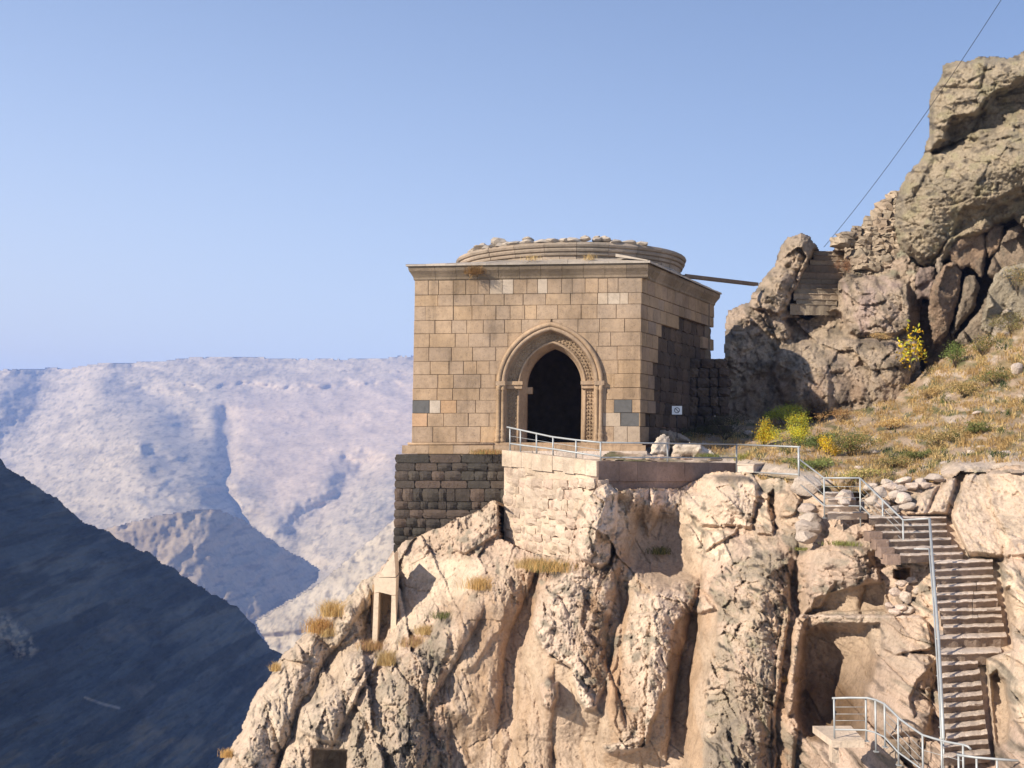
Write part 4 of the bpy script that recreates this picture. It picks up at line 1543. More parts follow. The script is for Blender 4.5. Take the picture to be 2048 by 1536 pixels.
# ------------------------------------------------------------------ terrace floor and grass slope
_sl = rbf([(1200, 915, 50.5), (1285, 912, 51), (1285, 880, 58), (1400, 862, 61), (1440, 850, 63), (1620, 832, 63), (1780, 792, 61), (1860, 735, 60), (1960, 690, 58), (2048, 640, 55), (2620, 560, 52),
           (1400, 890, 56), (1400, 915, 52.5), (1475, 936, 51.3), (1540, 945, 47.5), (1600, 955, 44), (1680, 962, 41.5), (1750, 966, 40.2), (1850, 958, 39.6), (1920, 940, 38.9), (2048, 930, 37.8), (2620, 910, 36),
           (1600, 1005, 46), (1650, 1024, 44.5), (1700, 1024, 43.5), (1750, 1024, 43), (1790, 1014, 42.5), (1850, 990, 41.5), (1600, 900, 51), (1750, 900, 47.5), (1900, 860, 47), (2048, 820, 46), (2620, 780, 44)])


def slope_fn(px, py, sd):
    Y = _sl(px, py)
    rx, rz = ray(px, py)
    X, Z = rx * Y, rz * Y
    Y = Y - .9 * fbm(px / 130, py / 45, 4, 201) - .35 * fbm(px / 34, py / 13, 4, 202) - .12 * fbm(px / 9, py / 5, 3, 203)
    soil = np.array([.40, .29, .20])
    C = soil + np.zeros(px.shape + (3,))
    C = lerpc(C, np.array([.52, .42, .33]), sstep(.05, .3, fbm(px / 40, py / 14, 4, 204)) * .8)
    C = lerpc(C, np.array([.24, .18, .09]), sstep(-.05, .25, fbm(px / 50, py / 20, 4, 205)) * .8)
    C = lerpc(C, np.array([.10, .11, .045]), sstep(.08, .3, fbm(px / 45, py / 16, 4, 206)) * .75)
    path = np.exp(-(line_d(px, py, [(1285, 905), (1380, 912), (1480, 925), (1540, 935), (1600, 948), (1660, 960)]) / 10) ** 2)
    C = lerpc(C, np.array([.55, .45, .37]), path * .9)
    edge = np.exp(-(line_d(px, py, [(1880, 945), (1925, 932), (2050, 925)]) / 14) ** 2)
    C = lerpc(C, np.array([.60, .48, .38]), edge * .9)
    return Y, C


SLOPE = [(1192, 921), (1215, 904), (1285, 888), (1310, 878), (1350, 868), (1410, 858), (1440, 845), (1500, 838), (1560, 832), (1620, 834), (1680, 826), (1740, 812), (1790, 786), (1830, 760), (1850, 735), (1890, 715), (1930, 690), (1980, 676), (2010, 655), (2060, 630),
         (2620, 560), (2620, 960), (2060, 945), (1980, 946), (1925, 944), (1895, 965), (1850, 985), (1790, 1010), (1750, 1020), (1690, 1022), (1640, 1018), (1600, 1000), (1560, 985), (1530, 970), (1500, 955), (1480, 950), (1476, 932)]
tag(relief('hillside', SLOPE, 2.4, slope_fn, M['soil'], 3.0, 2.5, 18, 6), kind='structure')


def surf(px, py, f=_sl):
    Y = float(f(np.array([float(px)]), np.array([float(py)]))[0])
    return P(px, py, Y)


def step_mesh(a, b, h, dep, seed, slabs=1, under=.15):
    """a worn slab from a to b (front top edge), subdivided so that its nose is uneven"""
    n = max(6, int((b - a).length / .09))
    e = (b - a) / n
    fwd = Vector((a.x / a.y, 1, 0))
    v, f = [], []
    for i in range(n + 1):
        p = a + e * i
        s_ = seed * 13.1 + i * .22
        nz = float(fbm(np.array([s_]), np.array([seed * 1.0]), 3, 5)[0])
        n2 = float(fbm(np.array([s_ * 1.7]), np.array([seed * 3.0]), 3, 9)[0])
        q = p + fwd * nz * .09 + Vector((0, 0, n2 * .03))
        v += [q + fwd * dep + Vector((0, 0, .0)), q + fwd * .05 + Vector((0, 0, .0)), q + Vector((0, 0, -.03)), q + fwd * .06 + Vector((0, 0, -.06)), q + fwd * under + Vector((0, 0, -h))]
    k = 5
    for i in range(n):
        for j in range(k - 1):
            f.append((i * k + j, i * k + j + 1, (i + 1) * k + j + 1, (i + 1) * k + j))
    f.append(tuple(range(k)))
    f.append(tuple(n * k + j for j in range(k))[::-1])
    return v, f



# ------------------------------------------------------------------ carved rock with the upper steps
_oc = rbf([(1440, 840, 64), (1470, 640, 66), (1560, 560, 66), (1600, 470, 67), (1700, 500, 67.5), (1780, 420, 69), (1620, 800, 62), (1620, 640, 65.5), (1750, 820, 61), (1760, 640, 63), (1830, 560, 63.5), (1840, 800, 61), (1500, 750, 64), (1830, 450, 65)])
OC = {
    'finger': ([(1556, 520), (1560, 490), (1576, 470), (1604, 464), (1628, 480), (1632, 502), (1620, 530), (1612, 545), (1592, 545)], 1.6, 8, .6),
    'leftblk': ([(1490, 612), (1530, 548), (1560, 530), (1592, 540), (1594, 575), (1578, 612), (1560, 632)], 1.5, 7, .5),
    'leftblk2': ([(1455, 615), (1500, 602), (1545, 608), (1580, 640), (1588, 672), (1560, 680), (1520, 660)], 1.1, 7, .5),
    'well': ([(1600, 560), (1625, 500), (1692, 498), (1700, 540), (1680, 560), (1678, 610), (1650, 622), (1620, 640), (1574, 622), (1584, 590)], -3.4, 5, .1),
    'rightblk': ([(1680, 556), (1700, 545), (1740, 550), (1790, 545), (1822, 560), (1826, 660), (1800, 672), (1760, 672), (1700, 670), (1684, 640)], 1.7, 9, .5),
    'rightcut': ([(1735, 580), (1770, 590), (1765, 640), (1740, 665), (1715, 640)], -.35, 12, .4),
    'ledge': ([(1560, 692), (1640, 682), (1700, 672), (1780, 676), (1822, 700), (1832, 790), (1800, 822), (1680, 832), (1600, 836), (1560, 800), (1545, 740)], 2.0, 9, .4),
    'basin': ([(1560, 640), (1620, 622), (1680, 615), (1700, 660), (1640, 684), (1590, 690)], -1.5, 7, .3),
    'under': ([(1490, 752), (1560, 730), (1590, 750), (1592, 830), (1530, 860), (1500, 830)], -.7, 14, .4),
    'under2': ([(1650, 740), (1690, 730), (1720, 760), (1720, 830), (1660, 830)], -.5, 14, .4),
    'belly': ([(1450, 640), (1490, 620), (1560, 680), (1600, 730), (1560, 740), (1480, 735), (1445, 720)], .5, 14, .5),
}


def oc_fn(px, py, sd):
    Y0 = _oc(px, py)
    rx, rz = ray(px, py)
    X, Z = rx * Y0, rz * Y0
    sx, sy = px + 9 * fbm(px / 30, py / 30, 3, 305), py + 9 * fbm(px / 30, py / 30, 3, 306)
    Y = Y0.copy()
    Wt = {k: feat(Y, sx, sy, *v_) for k, v_ in OC.items()}
    low = sstep(730, 790, py)
    fa, cr, cid = facets(X * .5, Z * .42, 314, .8)
    fb, cr2, cid2 = facets(X * 1.3, Z * 1.0, 315, .8)
    rough = 1 - .55 * low
    fc, cr3, cid3 = facets(X * 2.8, Z * 2.5, 340, 1.0)
    Y = Y - rough * (.50 * fa + .26 * fb + .10 * fc + .25 * ridged(X * .5, Z * .25, 3, 316)) + rough * .15 * (1 - cr2) * (cid2 > .5)
    Y = Y - .05 * ridged(X * 8, Z * 8, 3, 341)
    Y = Y - .17 * fbm(X * 1.8, Z * 1.6, 5, 317) - rough * .10 * np.abs(fbm(X * 5, Z * 5, 4, 318)) * 2 + low * .25 * fbm(X * 1.1, Z * .25, 3, 320)
    Y = Y + np.clip(fbm(X * 3.2, Z * 3.2, 3, 321) - .2, 0, 1) * .6
    Y = Y + 1.6 * np.clip(1 - sd / 26, 0, 1) ** 2 * sstep(700, 640, py)
    C = np.array([.48, .37, .265]) + np.zeros(px.shape + (3,))
    C = lerpc(C, np.array([.50, .38, .29]), sstep(-.1, .3, fbm(X * .5, Z * .5, 4, 331)) * .8)
    C = lerpc(C, np.array([.15, .125, .09]), sstep(-.05, .3, fbm(X * 1.1, Z * 1.1, 5, 332)) * .65 * rough)
    C = lerpc(C, np.array([.36, .34, .24]), sstep(.05, .3, fbm(X * 1.6, Z * 1.6, 4, 333)) * sstep(1700, 1740, px) * sstep(560, 540, py) * .8)
    C = lerpc(C, DARK * 1.3, sstep(.15, .35, fbm(X * 2.6, Z * 2.2, 4, 334)) * .6)
    C = lerpc(C, np.array([.34, .22, .14]), low * sstep(-.2, .2, fbm(X * 1.2, Z * .25, 3, 335)) * .6)
    C = lerpc(C, np.array([.10, .085, .07]), low * sstep(.0, .3, fbm(X * .9, Z * .3, 4, 336)) * .7)
    C = lerpc(C, np.array([.5, .37, .32]), Wt['rightblk'] * sstep(-.1, .25, fbm(X * .9, Z * .5, 3, 337)) * .6)
    return Y, C


OCP = [(1432, 860), (1436, 800), (1436, 765), (1444, 740), (1449, 690), (1450, 640), (1456, 618), (1478, 612), (1495, 602), (1512, 575), (1530, 550), (1548, 530), (1556, 505), (1562, 488), (1576, 472), (1602, 465), (1622, 474), (1636, 495), (1645, 503), (1668, 500), (1672, 488),
       (1700, 484), (1712, 470), (1730, 462), (1745, 440), (1762, 430), (1775, 410), (1796, 398), (1840, 400), (1850, 560), (1842, 620), (1836, 700), (1850, 780), (1900, 850), (1432, 890)]
outcrop = relief('rock_outcrop', OCP, 2.0, oc_fn, M['rock_far'], 5.0, 2.5, 16, 7)
tag(outcrop, 'grey brown rock outcrop carved with a flight of steps, right of the chapel', 'rock outcrop')

ustairs = thing('carved_stairs', 'worn rock-cut steps climbing between two boulders to the skyline, right of the chapel', 'stairs', P(1640, 620, 65))
USt = [(607, 1590, 1668, 64.6), (597, 1594, 1672, 65.0), (586, 1596, 1676, 65.3), (576, 1597, 1678, 65.6), (566, 1598, 1680, 65.9), (556, 1598, 1684, 66.3), (543, 1598, 1684, 66.8), (529, 1608, 1690, 67.3), (519, 1622, 1700, 67.7), (509, 1628, 1700, 68.1), (501, 1630, 1690, 68.5)]
for y, xa, xb, Y in USt:
    Y += .55 if y > 520 else .4
    xa, xb = xa + r.uniform(-6, 4), xb + r.uniform(-4, 6)
    a, b = P(xa - 4, y, Y), P(xb + 4, y, Y + .3)
    b.z = a.z
    v, f = step_mesh(a, b, .42 if y < 600 else .6, 1.8, int(y), 1, .16)
    o = link('step', mesh_py('step', v, f, M['wallstone']), ustairs)
    o.data.materials.append(M['riser_shade'])
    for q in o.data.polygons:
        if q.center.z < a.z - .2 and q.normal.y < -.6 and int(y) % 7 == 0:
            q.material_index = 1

# dry stone wall climbing to the big rock
dsw = thing('dry_stone_wall', 'rough dry stone wall climbing in jagged steps up to the big rock against the sky', 'stone wall', P(1740, 470, 66))
TOPW = [(1672, 486), (1700, 470), (1718, 455), (1732, 440), (1748, 430), (1760, 416), (1776, 404), (1782, 392), (1800, 390)]
rr = random.Random(21)
y = 540
while y > 386:
    hh = rr.uniform(11, 16)
    x = 1668
    while x < 1806:
        w_ = rr.uniform(13, 27)
        ty = np.interp(x + w_ / 2, [p[0] for p in TOPW], [p[1] for p in TOPW])
        if y - hh / 2 > ty - 3 and (y < 500 or x > 1705):
            Y = 65.6 + (540 - y) * .008 + rr.uniform(-.15, .15)
            p = P(x + w_ / 2, y - hh / 2, Y)
            o = put('stone', rr.choice(VB['wallstone']), dsw, p, rr.uniform(-.5, .5), (w_ / FPX * Y * rr.uniform(.95, 1.35), .9, hh / FPX * Y * rr.uniform(.9, 1.5)), rr.uniform(-.3, .3))
        x += w_
    y -= hh * .95


# ------------------------------------------------------------------ big overhanging rock, cracked blocks under it
_br = rbf([(1800, 400, 63), (1860, 280, 62.5), (1870, 150, 63), (2048, 110, 60), (2048, 300, 58.5), (1900, 480, 61.5), (2048, 450, 59), (1950, 350, 60), (2620, 100, 57), (2620, 500, 56)])


def br_fn(px, py, sd):
    Y0 = _br(px, py)
    rx, rz = ray(px, py)
    X, Z = rx * Y0, rz * Y0
    sx, sy = px + 7 * fbm(px / 30, py / 30, 3, 405), py + 7 * fbm(px / 30, py / 30, 3, 406)
    Y = Y0.copy()
    feat(Y, sx, sy, [(1858, 240), (1862, 190), (1880, 130), (1960, 118), (2620, 90), (2620, 170), (2060, 160), (1990, 190), (1950, 230), (1905, 240), (1890, 285), (1862, 296)], 1.7, 8, .35)
    wn = feat(Y, sx, sy, [(1862, 296), (1890, 290), (1900, 245), (1950, 232), (1990, 192), (2060, 162), (2620, 168), (2620, 225), (2060, 222), (2000, 258), (1960, 262), (1910, 292), (1880, 305), (1862, 312)], -.9, 6, .2)
    feat(Y, sx, sy, [(1800, 400), (1812, 350), (1845, 315), (1920, 285), (2010, 262), (2620, 240), (2620, 360), (2060, 375), (2000, 400), (1975, 420), (1930, 420), (1900, 500), (1850, 525), (1800, 480)], 1.4, 10, .45)
    feat(Y, sx, sy, [(1960, 430), (2000, 405), (2060, 378), (2620, 365), (2620, 450), (2060, 450), (1990, 460)], -1.0, 10, .3)
    fa, cr, cid = facets(X * .45, Z * .45, 414, .7)
    fb, cr2, cid2 = facets(X * 1.2 + Z * .3, Z * 1.2, 415, .8)
    fc, cr3, cid3 = facets(X * 2.6, Z * 2.8 + X * .6, 416, 1.0)
    Y = Y - (.55 * fa + .26 * fb + .10 * fc) - .15 * fbm(X * 1.2, Z * 1.2, 5, 417) - .10 * np.abs(fbm(X * 4.5, Z * 4.5, 4, 418)) * 2 - .05 * ridged(X * 8, Z * 8, 3, 420) + np.clip(fbm(X * 2.6, Z * 2.6, 3, 419) - .2, 0, 1) * .45
    Y = Y + .35 * (1 - cr) * (cid > .6) + .12 * (1 - cr2) * (cid2 > .6)
    Y = Y + 1.3 * np.clip(1 - sd / 16, 0, 1) ** 2
    C = np.array([.43, .345, .24]) + np.zeros(px.shape + (3,))
    C = lerpc(C, np.array([.32, .265, .19]), sstep(-.1, .25, fbm(X * .8, Z * .8, 5, 431)) * .8)
    C = lerpc(C, np.array([.38, .33, .20]), sstep(.05, .3, fbm(X * 1.3, Z * 1.3, 4, 432)) * .6)
    C = lerpc(C, np.array([.12, .10, .08]), np.maximum(sstep(.12, .35, fbm(X * 2.2, Z * 2.2, 4, 433)) * .7, wn * .3))
    C = lerpc(C, np.array([.40, .27, .18]), sstep(12, 30, py - 430) * sstep(1940, 1960, px) * .5)
    return Y, C


BRP = [(1786, 432), (1790, 405), (1800, 368), (1812, 350), (1826, 332), (1846, 312), (1850, 290), (1858, 268), (1856, 220), (1862, 178), (1878, 160), (1884, 130), (1905, 122), (1945, 118), (1958, 112), (1990, 111), (2012, 116), (2035, 108), (2060, 92), (2620, 60),
       (2620, 480), (2060, 470), (2030, 440), (1990, 455), (1962, 470), (1925, 480), (1908, 510), (1884, 530), (1850, 538), (1820, 515), (1800, 500), (1790, 470)]
bigrock = relief('overhanging_rock', BRP, 2.2, br_fn, M['rock_far'], 7.0, 2.5, 16, 8)
tag(bigrock, 'huge olive brown overhanging rock at the upper right, rising against the sky', 'rock')


def chunk(name, poly, Y, dome, seed, base, label, lean=0.0, step=2.4, thick=3.0, mat=None, group=None, cat='boulder', lich=.5):
    c = np.asarray(poly, float).mean(0)

    def fn(px, py, sd):
        rx, rz = ray(px, py)
        X, Z = rx * Y, rz * Y
        e = np.clip(sd / 11, 0, 1)
        dome_ = dome * .6
        YY = Y + lean * (px - c[0]) / 100 + dome_ * (1 - np.sqrt(1 - (1 - e) ** 2 * .98))
        fa, cr, cid = facets(X * .7 + seed, Z * .6, seed, 1.2)
        YY = YY - .5 * fa - .12 * fbm(X * 2, Z * 1.6, 4, seed + 1) - .06 * np.abs(fbm(X * 6, Z * 6, 3, seed + 2)) * 2
        C = np.array(base) + np.zeros(px.shape + (3,))
        C = lerpc(C, np.array(base) * .65, sstep(0, .3, fbm(X * 1.2, Z * .9, 4, seed + 3)) * .7)
        C = lerpc(C, LICH * .9, sstep(.05, .3, fbm(X * 2.2, Z * 2, 4, seed + 4)) * lich)
        return YY, C
    o = relief(name, poly, step, fn, mat or M['rock_far'], thick, 2.0, 14, seed)
    return tag(o, label, cat, group)


BK = [(1820, 470), (1960, 420), (2040, 390), (2620, 250), (2620, 780), (1850, 860), (1826, 780), (1824, 560)]


def back_fn(px, py, sd):
    rx, rz = ray(px, py)
    Y = 64.5 - (px - 1850) * .012 + 0 * py
    X, Z = rx * Y, rz * Y
    fa, cr, cid = facets(X * .35 + Z * .1, Z * .3, 514, .8)
    Y = Y - .6 * fa - .3 * fbm(X * 1.2, Z * 1.2, 4, 515) + 1.2 * (1 - cr)
    C = np.array([.24, .17, .12]) + np.zeros(px.shape + (3,))
    return Y, lerpc(C, DARK, sstep(0, .3, fbm(X, Z, 4, 516)) * .6)


tag(relief('rear_cliff', BK, 3, back_fn, M['rock_far'], 3, 2, 14, 9), kind='structure')
TB = (.36, .25, .17)
TG = (.33, .26, .19)
chunk('boulder', [(1894, 500), (1912, 478), (1940, 452), (1970, 452), (1976, 500), (1966, 560), (1950, 545), (1940, 535), (1905, 540)], 61.0, 1.2, 601, TB, 'brown wedge shaped block jammed under the big overhanging rock', 0)
chunk('boulder', [(1938, 536), (1900, 525), (1880, 500), (1886, 492), (1920, 500), (1948, 528)], 61.6, .9, 602, TG, 'small dark block in the shade below the brown wedge block', 0)
chunk('boulder', [(1964, 450), (1990, 446), (2010, 452), (2006, 500), (1975, 520)], 61.2, 1.0, 603, TB, 'squarish brown block right beside the wedge under the overhang', 0)
chunk('boulder', [(1990, 500), (2012, 462), (2048, 440), (2110, 440), (2110, 500), (2048, 540), (1985, 560), (1970, 550)], 60.4, 1.0, 604, (.33, .25, .18), 'large brown block at the right edge under the overhang', 0)
chunk('boulder', [(1866, 690), (1854, 620), (1862, 570), (1886, 528), (1908, 520), (1926, 545), (1918, 600), (1900, 660), (1884, 690)], 60.6, 1.2, 605, TB, 'tall tan rock slab leaning beside the dark crevice', .6)
chunk('boulder', [(1828, 552), (1838, 535), (1872, 530), (1880, 545), (1872, 575), (1866, 600), (1832, 600), (1829, 575)], 62.0, 1.2, 606, (.40, .30, .25), 'pinkish rock block at the top of the dark crevice', 0)
chunk('boulder', [(1900, 668), (1918, 606), (1928, 552), (1950, 548), (1962, 575), (1950, 620), (1925, 650), (1905, 680)], 60.9, 1.1, 607, TG, 'second leaning rock slab, right of the tall tan slab', .5)
chunk('boulder', [(1905, 682), (1930, 652), (1955, 622), (1975, 590), (1990, 565), (2010, 560), (2000, 640), (1985, 690), (1940, 700)], 60.2, 1.0, 608, TG, 'grey brown block low between the leaning slabs and the lichened rock', 0)
chunk('boulder', [(1960, 660), (1962, 630), (1975, 585), (1990, 545), (2012, 530), (2048, 525), (2110, 510), (2110, 650), (2048, 650), (2010, 670), (1985, 690), (1975, 672)], 57.6, 1.4, 609, (.44, .37, .27), 'pale lichened rock at the right edge above the grass slope', 0, lich=.3)
chunk('boulder', [(1978, 690), (1990, 640), (2015, 612), (2040, 640), (2045, 672), (2000, 695)], 57.0, 1.0, 610, (.48, .39, .30), 'smooth pale lower boulder at the foot of the lichened rock', 0, lich=.25)
chunk('boulder', [(1868, 530), (1872, 515), (1884, 512), (1888, 540), (1884, 560), (1876, 555)], 61.2, .6, 611, (.42, .33, .25), 'thin upright stone splinter under the overhang', 0)

# low rubble wall between chapel and outcrop
lw = thing('ruined_wall', 'low ruined dark rubble wall between the chapel and the rock outcrop', 'stone wall', P(1405, 860, 60))
y = 870
rr = random.Random(31)
while y > 712:
    x = 1374 + (0 if y < 820 else -4)
    top = lambda xx: 738 if xx < 1398 else 720
    while x < 1442:
        w_ = rr.uniform(14, 28)
        if y - 10 > top(x + w_ / 2) - 12:
            hh = 19
            Y = 61.0
            put('stone', rr.choice(VB['ashlar_dark']), lw, P(x + w_ / 2, y - hh / 2, Y), .15, (w_ / FPX * Y - .02, .9, hh / FPX * Y - .02))
        x += w_
    y -= 19

# wooden beam from the drum to the outcrop
a, b = P(1366, 553, 60.5), P(1512, 570, 65.2)
beam = thing('wooden_beam', 'long weathered wooden gutter beam spanning from the chapel roof to the rock', 'beam', a)
e = (b - a).normalized()
up_ = Vector((0, 0, 1))
sd_ = e.cross(up_).normalized()
for nm, w0, w1, h0_, h1_ in (('plank', -.16, .16, -.05, .0), ('side_board', -.16, -.12, 0, .12), ('side_board', .12, .16, 0, .12)):
    ring = lambda p: [p + sd_ * w0 + up_ * h0_, p + sd_ * w1 + up_ * h0_, p + sd_ * w1 + up_ * h1_, p + sd_ * w0 + up_ * h1_]
    vv, ff = prism(ring(a), ring(b))
    link(nm, mesh_py(nm, vv, ff, M['wood']), beam)

# cable
v, f = [], []
c0, c1 = P(2060, -92, 52), P(1648, 494, 68.4)
pts = []
for i in range(25):
    t = i / 24
    p = c0.lerp(c1, t)
    p.z -= 1.1 * 4 * t * (1 - t) * .5
    pts.append(p)
v, f = tube(pts, .015, 5)
tag(link('cable', mesh_py('cable', v, f, M['cable'], True)), 'thin dark cable running diagonally down the sky to the carved steps', 'cable')

# ------------------------------------------------------------------ stairs down the cliff
stairs = thing('stone_stairs', 'long flight of worn pale stone steps descending the cliff at the right', 'stairs', P(1930, 1513, 28.9))
rr = random.Random(41)


M['tread'] = M['step']
for i, (y, xa, xb) in enumerate(STAIRS):
    Y = float(stair_depth(y))
    a, b = P(xa - 3, y, Y), P(xb + 4, y + (xb - xa) * .012, Y + .05)
    b.y += .40
    b.z = a.z + rr.uniform(-.03, .02)
    a = a + Vector((rr.uniform(-.05, .05), rr.uniform(-.03, .03), rr.uniform(-.02, .02)))
    hh = .26 if i not in (15, 16) else .36
    dep = 1.0 if i != 15 else 1.3
    cuts = [0, 1]
    if 9 <= i <= 13 or i in (3,):
        cuts = [0, rr.uniform(.5, .74), 1]
    for s0, s1 in zip(cuts[:-1], cuts[1:]):
        p, q = a.lerp(b, s0 + (.006 if s0 else 0)), a.lerp(b, s1)
        q = q.copy()
        if len(cuts) > 2:
            p.z += rr.uniform(-.015, .015)
        v, f = step_mesh(p, q, hh, dep, i * 3 + s0 * 7)
        o = link('step', mesh_py('step', v, f, M['step']), stairs)
        o.data.materials.append(M['riser_shade'])
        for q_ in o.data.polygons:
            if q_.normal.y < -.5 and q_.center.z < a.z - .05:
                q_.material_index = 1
# upper short flight under the path railing
for y, xa, xb, Y in ((985, 1650, 1700, 39.9), (998, 1656, 1712, 39.5), (1012, 1650, 1718, 39.0), (1025, 1655, 1735, 38.6)):
    a, b = P(xa, y, Y), P(xb, y, Y + .1)
    b.z = a.z
    v, f = step_mesh(a, b, .24, .6, y)
    link('step', mesh_py('step', v, f, M['step']), stairs)
# side blocks beside the first flight
for x, y in ((1752, 1066), (1765, 1082), (1776, 1098), (1788, 1112)):
    Y = float(stair_depth(y)) - .02
    put('side_stone', rr.choice(VB['brown']), stairs, P(x, y, Y) + Vector((0, .3, -.12)), .05, (.42, .5, .3))

# ------------------------------------------------------------------ railings
def rail_thing(label, top, low, posts, wires=(), loc=None, rt=.028, rl=.022, rp=.026, rw=.007, name='railing', group='galvanised railings of the cliff path'):
    t = thing(name, label, 'railing', loc or P(*posts[0][:1], posts[0][2], posts[0][3]), group)
    tube_obj('handrail', [P(*p) for p in top], rt, M['metal'], t)
    if low:
        tube_obj('lower_rail', [P(*p) for p in low], rl, M['metal'], t)
    for x, y0_, y1_, Y in posts:
        a = P(x, y0_, Y)
        b = Vector((a.x, a.y, P(x, y1_, Y).z))
        tube_obj('post', [b, a], rp, M['metal'], t)
        v, f = prism([b + Vector((dx, dy, -.01)) for dx, dy in ((-.06, -.06), (.06, -.06), (.06, .06), (-.06, .06))], [b + Vector((dx, dy, .012)) for dx, dy in ((-.06, -.06), (.06, -.06), (.06, .06), (-.06, .06))])
        link('base_plate', mesh_py('base_plate', v, f, M['metal']), t)
    for w_ in wires:
        tube_obj('wire', [P(*p) for p in w_], rw, M['metal'], t, 5)
    return t


def onp(x, A_=TL, B_=TC):
    """distance of the wall line A-B behind picture column x"""
    k = (x - 1024) / FPX / (ct - 0 * st)
    dx, dy = B_.x - A_.x, B_.y - A_.y
    t = (A_.x - k * A_.y) / (k * dy - dx)
    return A_.y + dy * t + .12


g = [(1018, onp(1018)), (1201, onp(1196))]
dA = lambda x: float(np.interp(x, [1018, 1201], [onp(1018), 46.6]))
rail_thing('white sloping railing on the sunlit terrace wall in front of the chapel door',
           [(1014, 854, dA(1014)), (1041, 860, dA(1041)), (1073, 867, dA(1073)), (1106, 874, dA(1106)), (1152, 880, dA(1152)), (1202, 885, dA(1202))],
           [(1020, 887, dA(1020)), (1041, 890, dA(1041)), (1106, 898, dA(1106)), (1201, 913, dA(1201))],
           [(1020, 855, 901, dA(1020)), (1041, 860, 904, dA(1041)), (1073, 867, 908, dA(1073)), (1106, 874, 912, dA(1106)), (1152, 880, 917, dA(1152)), (1201, 884, 923, dA(1201))],
           [[(1020, 872, dA(1020)), (1106, 886, dA(1106)), (1201, 900, dA(1201))]], rt=.036, rl=.034, rp=.032, rw=.010)
dB = lambda x: float(np.interp(x, [1201, 1474], [46.6, 51.4]))
rail_thing('long level grey railing above the brown terrace wall',
           [(1202, 885, dB(1202)), (1300, 886.5, dB(1300)), (1474, 889, dB(1474))], [(1202, 915, dB(1202)), (1474, 915.5, dB(1474))],
           [(1335, 887, 925, dB(1335)), (1473, 889, 946, dB(1473))], [], rt=.032, rl=.028, rp=.036)
dC = lambda x: float(np.interp(x, [1474, 1597], [51.0, 43.0]))
rail_thing('grey railing between the terrace corner post and the path, beside the stone bench block',
           [(1475, 889, dC(1474)), (1600, 894, dC(1598))], [(1475, 943, dC(1474)), (1596, 949, dC(1596))], [(1597, 893, 972, dC(1597))], [], rt=.032, rl=.028, rp=.036)
rail_thing('small pale wired railing panel at the top of the stairs where the path turns down',
           [(1598, 918, 42.6), (1648, 956, 39.6), (1720, 956, 38.8)], [(1600, 968, 42.2), (1648, 1011, 39.6), (1720, 1012, 38.8)],
           [(1648, 956, 1036, 39.6), (1720, 956, 1066, 38.8)],
           [[(1648, 973, 39.6), (1720, 973, 38.8)], [(1648, 984, 39.6), (1720, 984, 38.8)], [(1648, 995, 39.6), (1720, 995, 38.8)], [(1600, 930, 42.5), (1648, 973, 39.6)], [(1600, 945, 42.4), (1648, 990, 39.6)]])
rail_thing('descending pale railing over the first flight of cliff stairs',
           [(1721, 957, 38.7), (1766, 1001, 37.6), (1806, 1040, 36.5), (1858, 1037, 35.6)], [(1722, 1012, 38.7), (1766, 1056, 37.6), (1807, 1098, 36.5), (1858, 1098, 35.6)],
           [(1765, 1000, 1106, 37.6), (1806, 1040, 1124, 36.5)],
           [[(1722, 974, 38.7), (1806, 1055, 36.5)], [(1722, 986, 38.7), (1806, 1068, 36.5)], [(1722, 998, 38.7), (1806, 1081, 36.5)], [(1806, 1052, 36.5), (1858, 1051, 35.6)], [(1806, 1066, 36.5), (1858, 1064, 35.6)], [(1806, 1083, 36.5), (1858, 1079, 35.6)]])
rail_thing('long steep single handrail running down the left side of the lower cliff stairs',
           [(1859, 1037, 35.5), (1867, 1150, 34.0), (1877, 1275, 32.0), (1882, 1370, 30.6), (1887, 1478, 29.2)], [(1858, 1098, 35.5), (1866, 1195, 34.0), (1874, 1320, 32.0), (1880, 1420, 30.6), (1885, 1540, 29.2)],
           [(1867, 1150, 1230, 34.0), (1877, 1275, 1352, 32.0), (1882, 1370, 1455, 30.6), (1887, 1478, 1560, 29.2)], [], rt=.04, rl=.022, rp=.022)
dG = lambda x: float(np.interp(x, [1668, 1731, 1769, 1845, 1941], [31.5, 31.3, 30.6, 29.2, 28.0]))
rail_thing('curved galvanised railing of the lower platform sweeping down to the bottom right',
           [(x, y, dG(x)) for x, y in ((1664, 1396.5), (1700, 1395.5), (1735, 1396), (1752, 1400), (1769, 1408), (1801, 1439), (1820, 1453), (1845, 1470), (1868, 1477), (1894, 1484), (1928, 1490), (1936, 1493), (1942, 1499))],
           [(x, y, dG(x)) for x, y in ((1669, 1459), (1731, 1460), (1750, 1465), (1769, 1474), (1796, 1504), (1836, 1533), (1870, 1560))],
           [(1668, 1396, 1482, dG(1668)), (1731.5, 1396, 1482, dG(1731)), (1750.6, 1400, 1503, dG(1750)), (1769, 1408, 1494, dG(1769)), (1796, 1434, 1530, dG(1796)), (1845, 1470, 1570, dG(1845)), (1883, 1481, 1580, dG(1883)), (1926, 1490, 1590, dG(1926))],
           [[(1669, y, 31.5), (1731, y, 31.3)] for y in (1414, 1428, 1441)] + [[(1769, 1424, dG(1769)), (1845, 1500, dG(1845)), (1926, 1522, dG(1926))], [(1769, 1440, dG(1769)), (1845, 1520, dG(1845))], [(1769, 1456, dG(1769)), (1845, 1536, dG(1845))]])
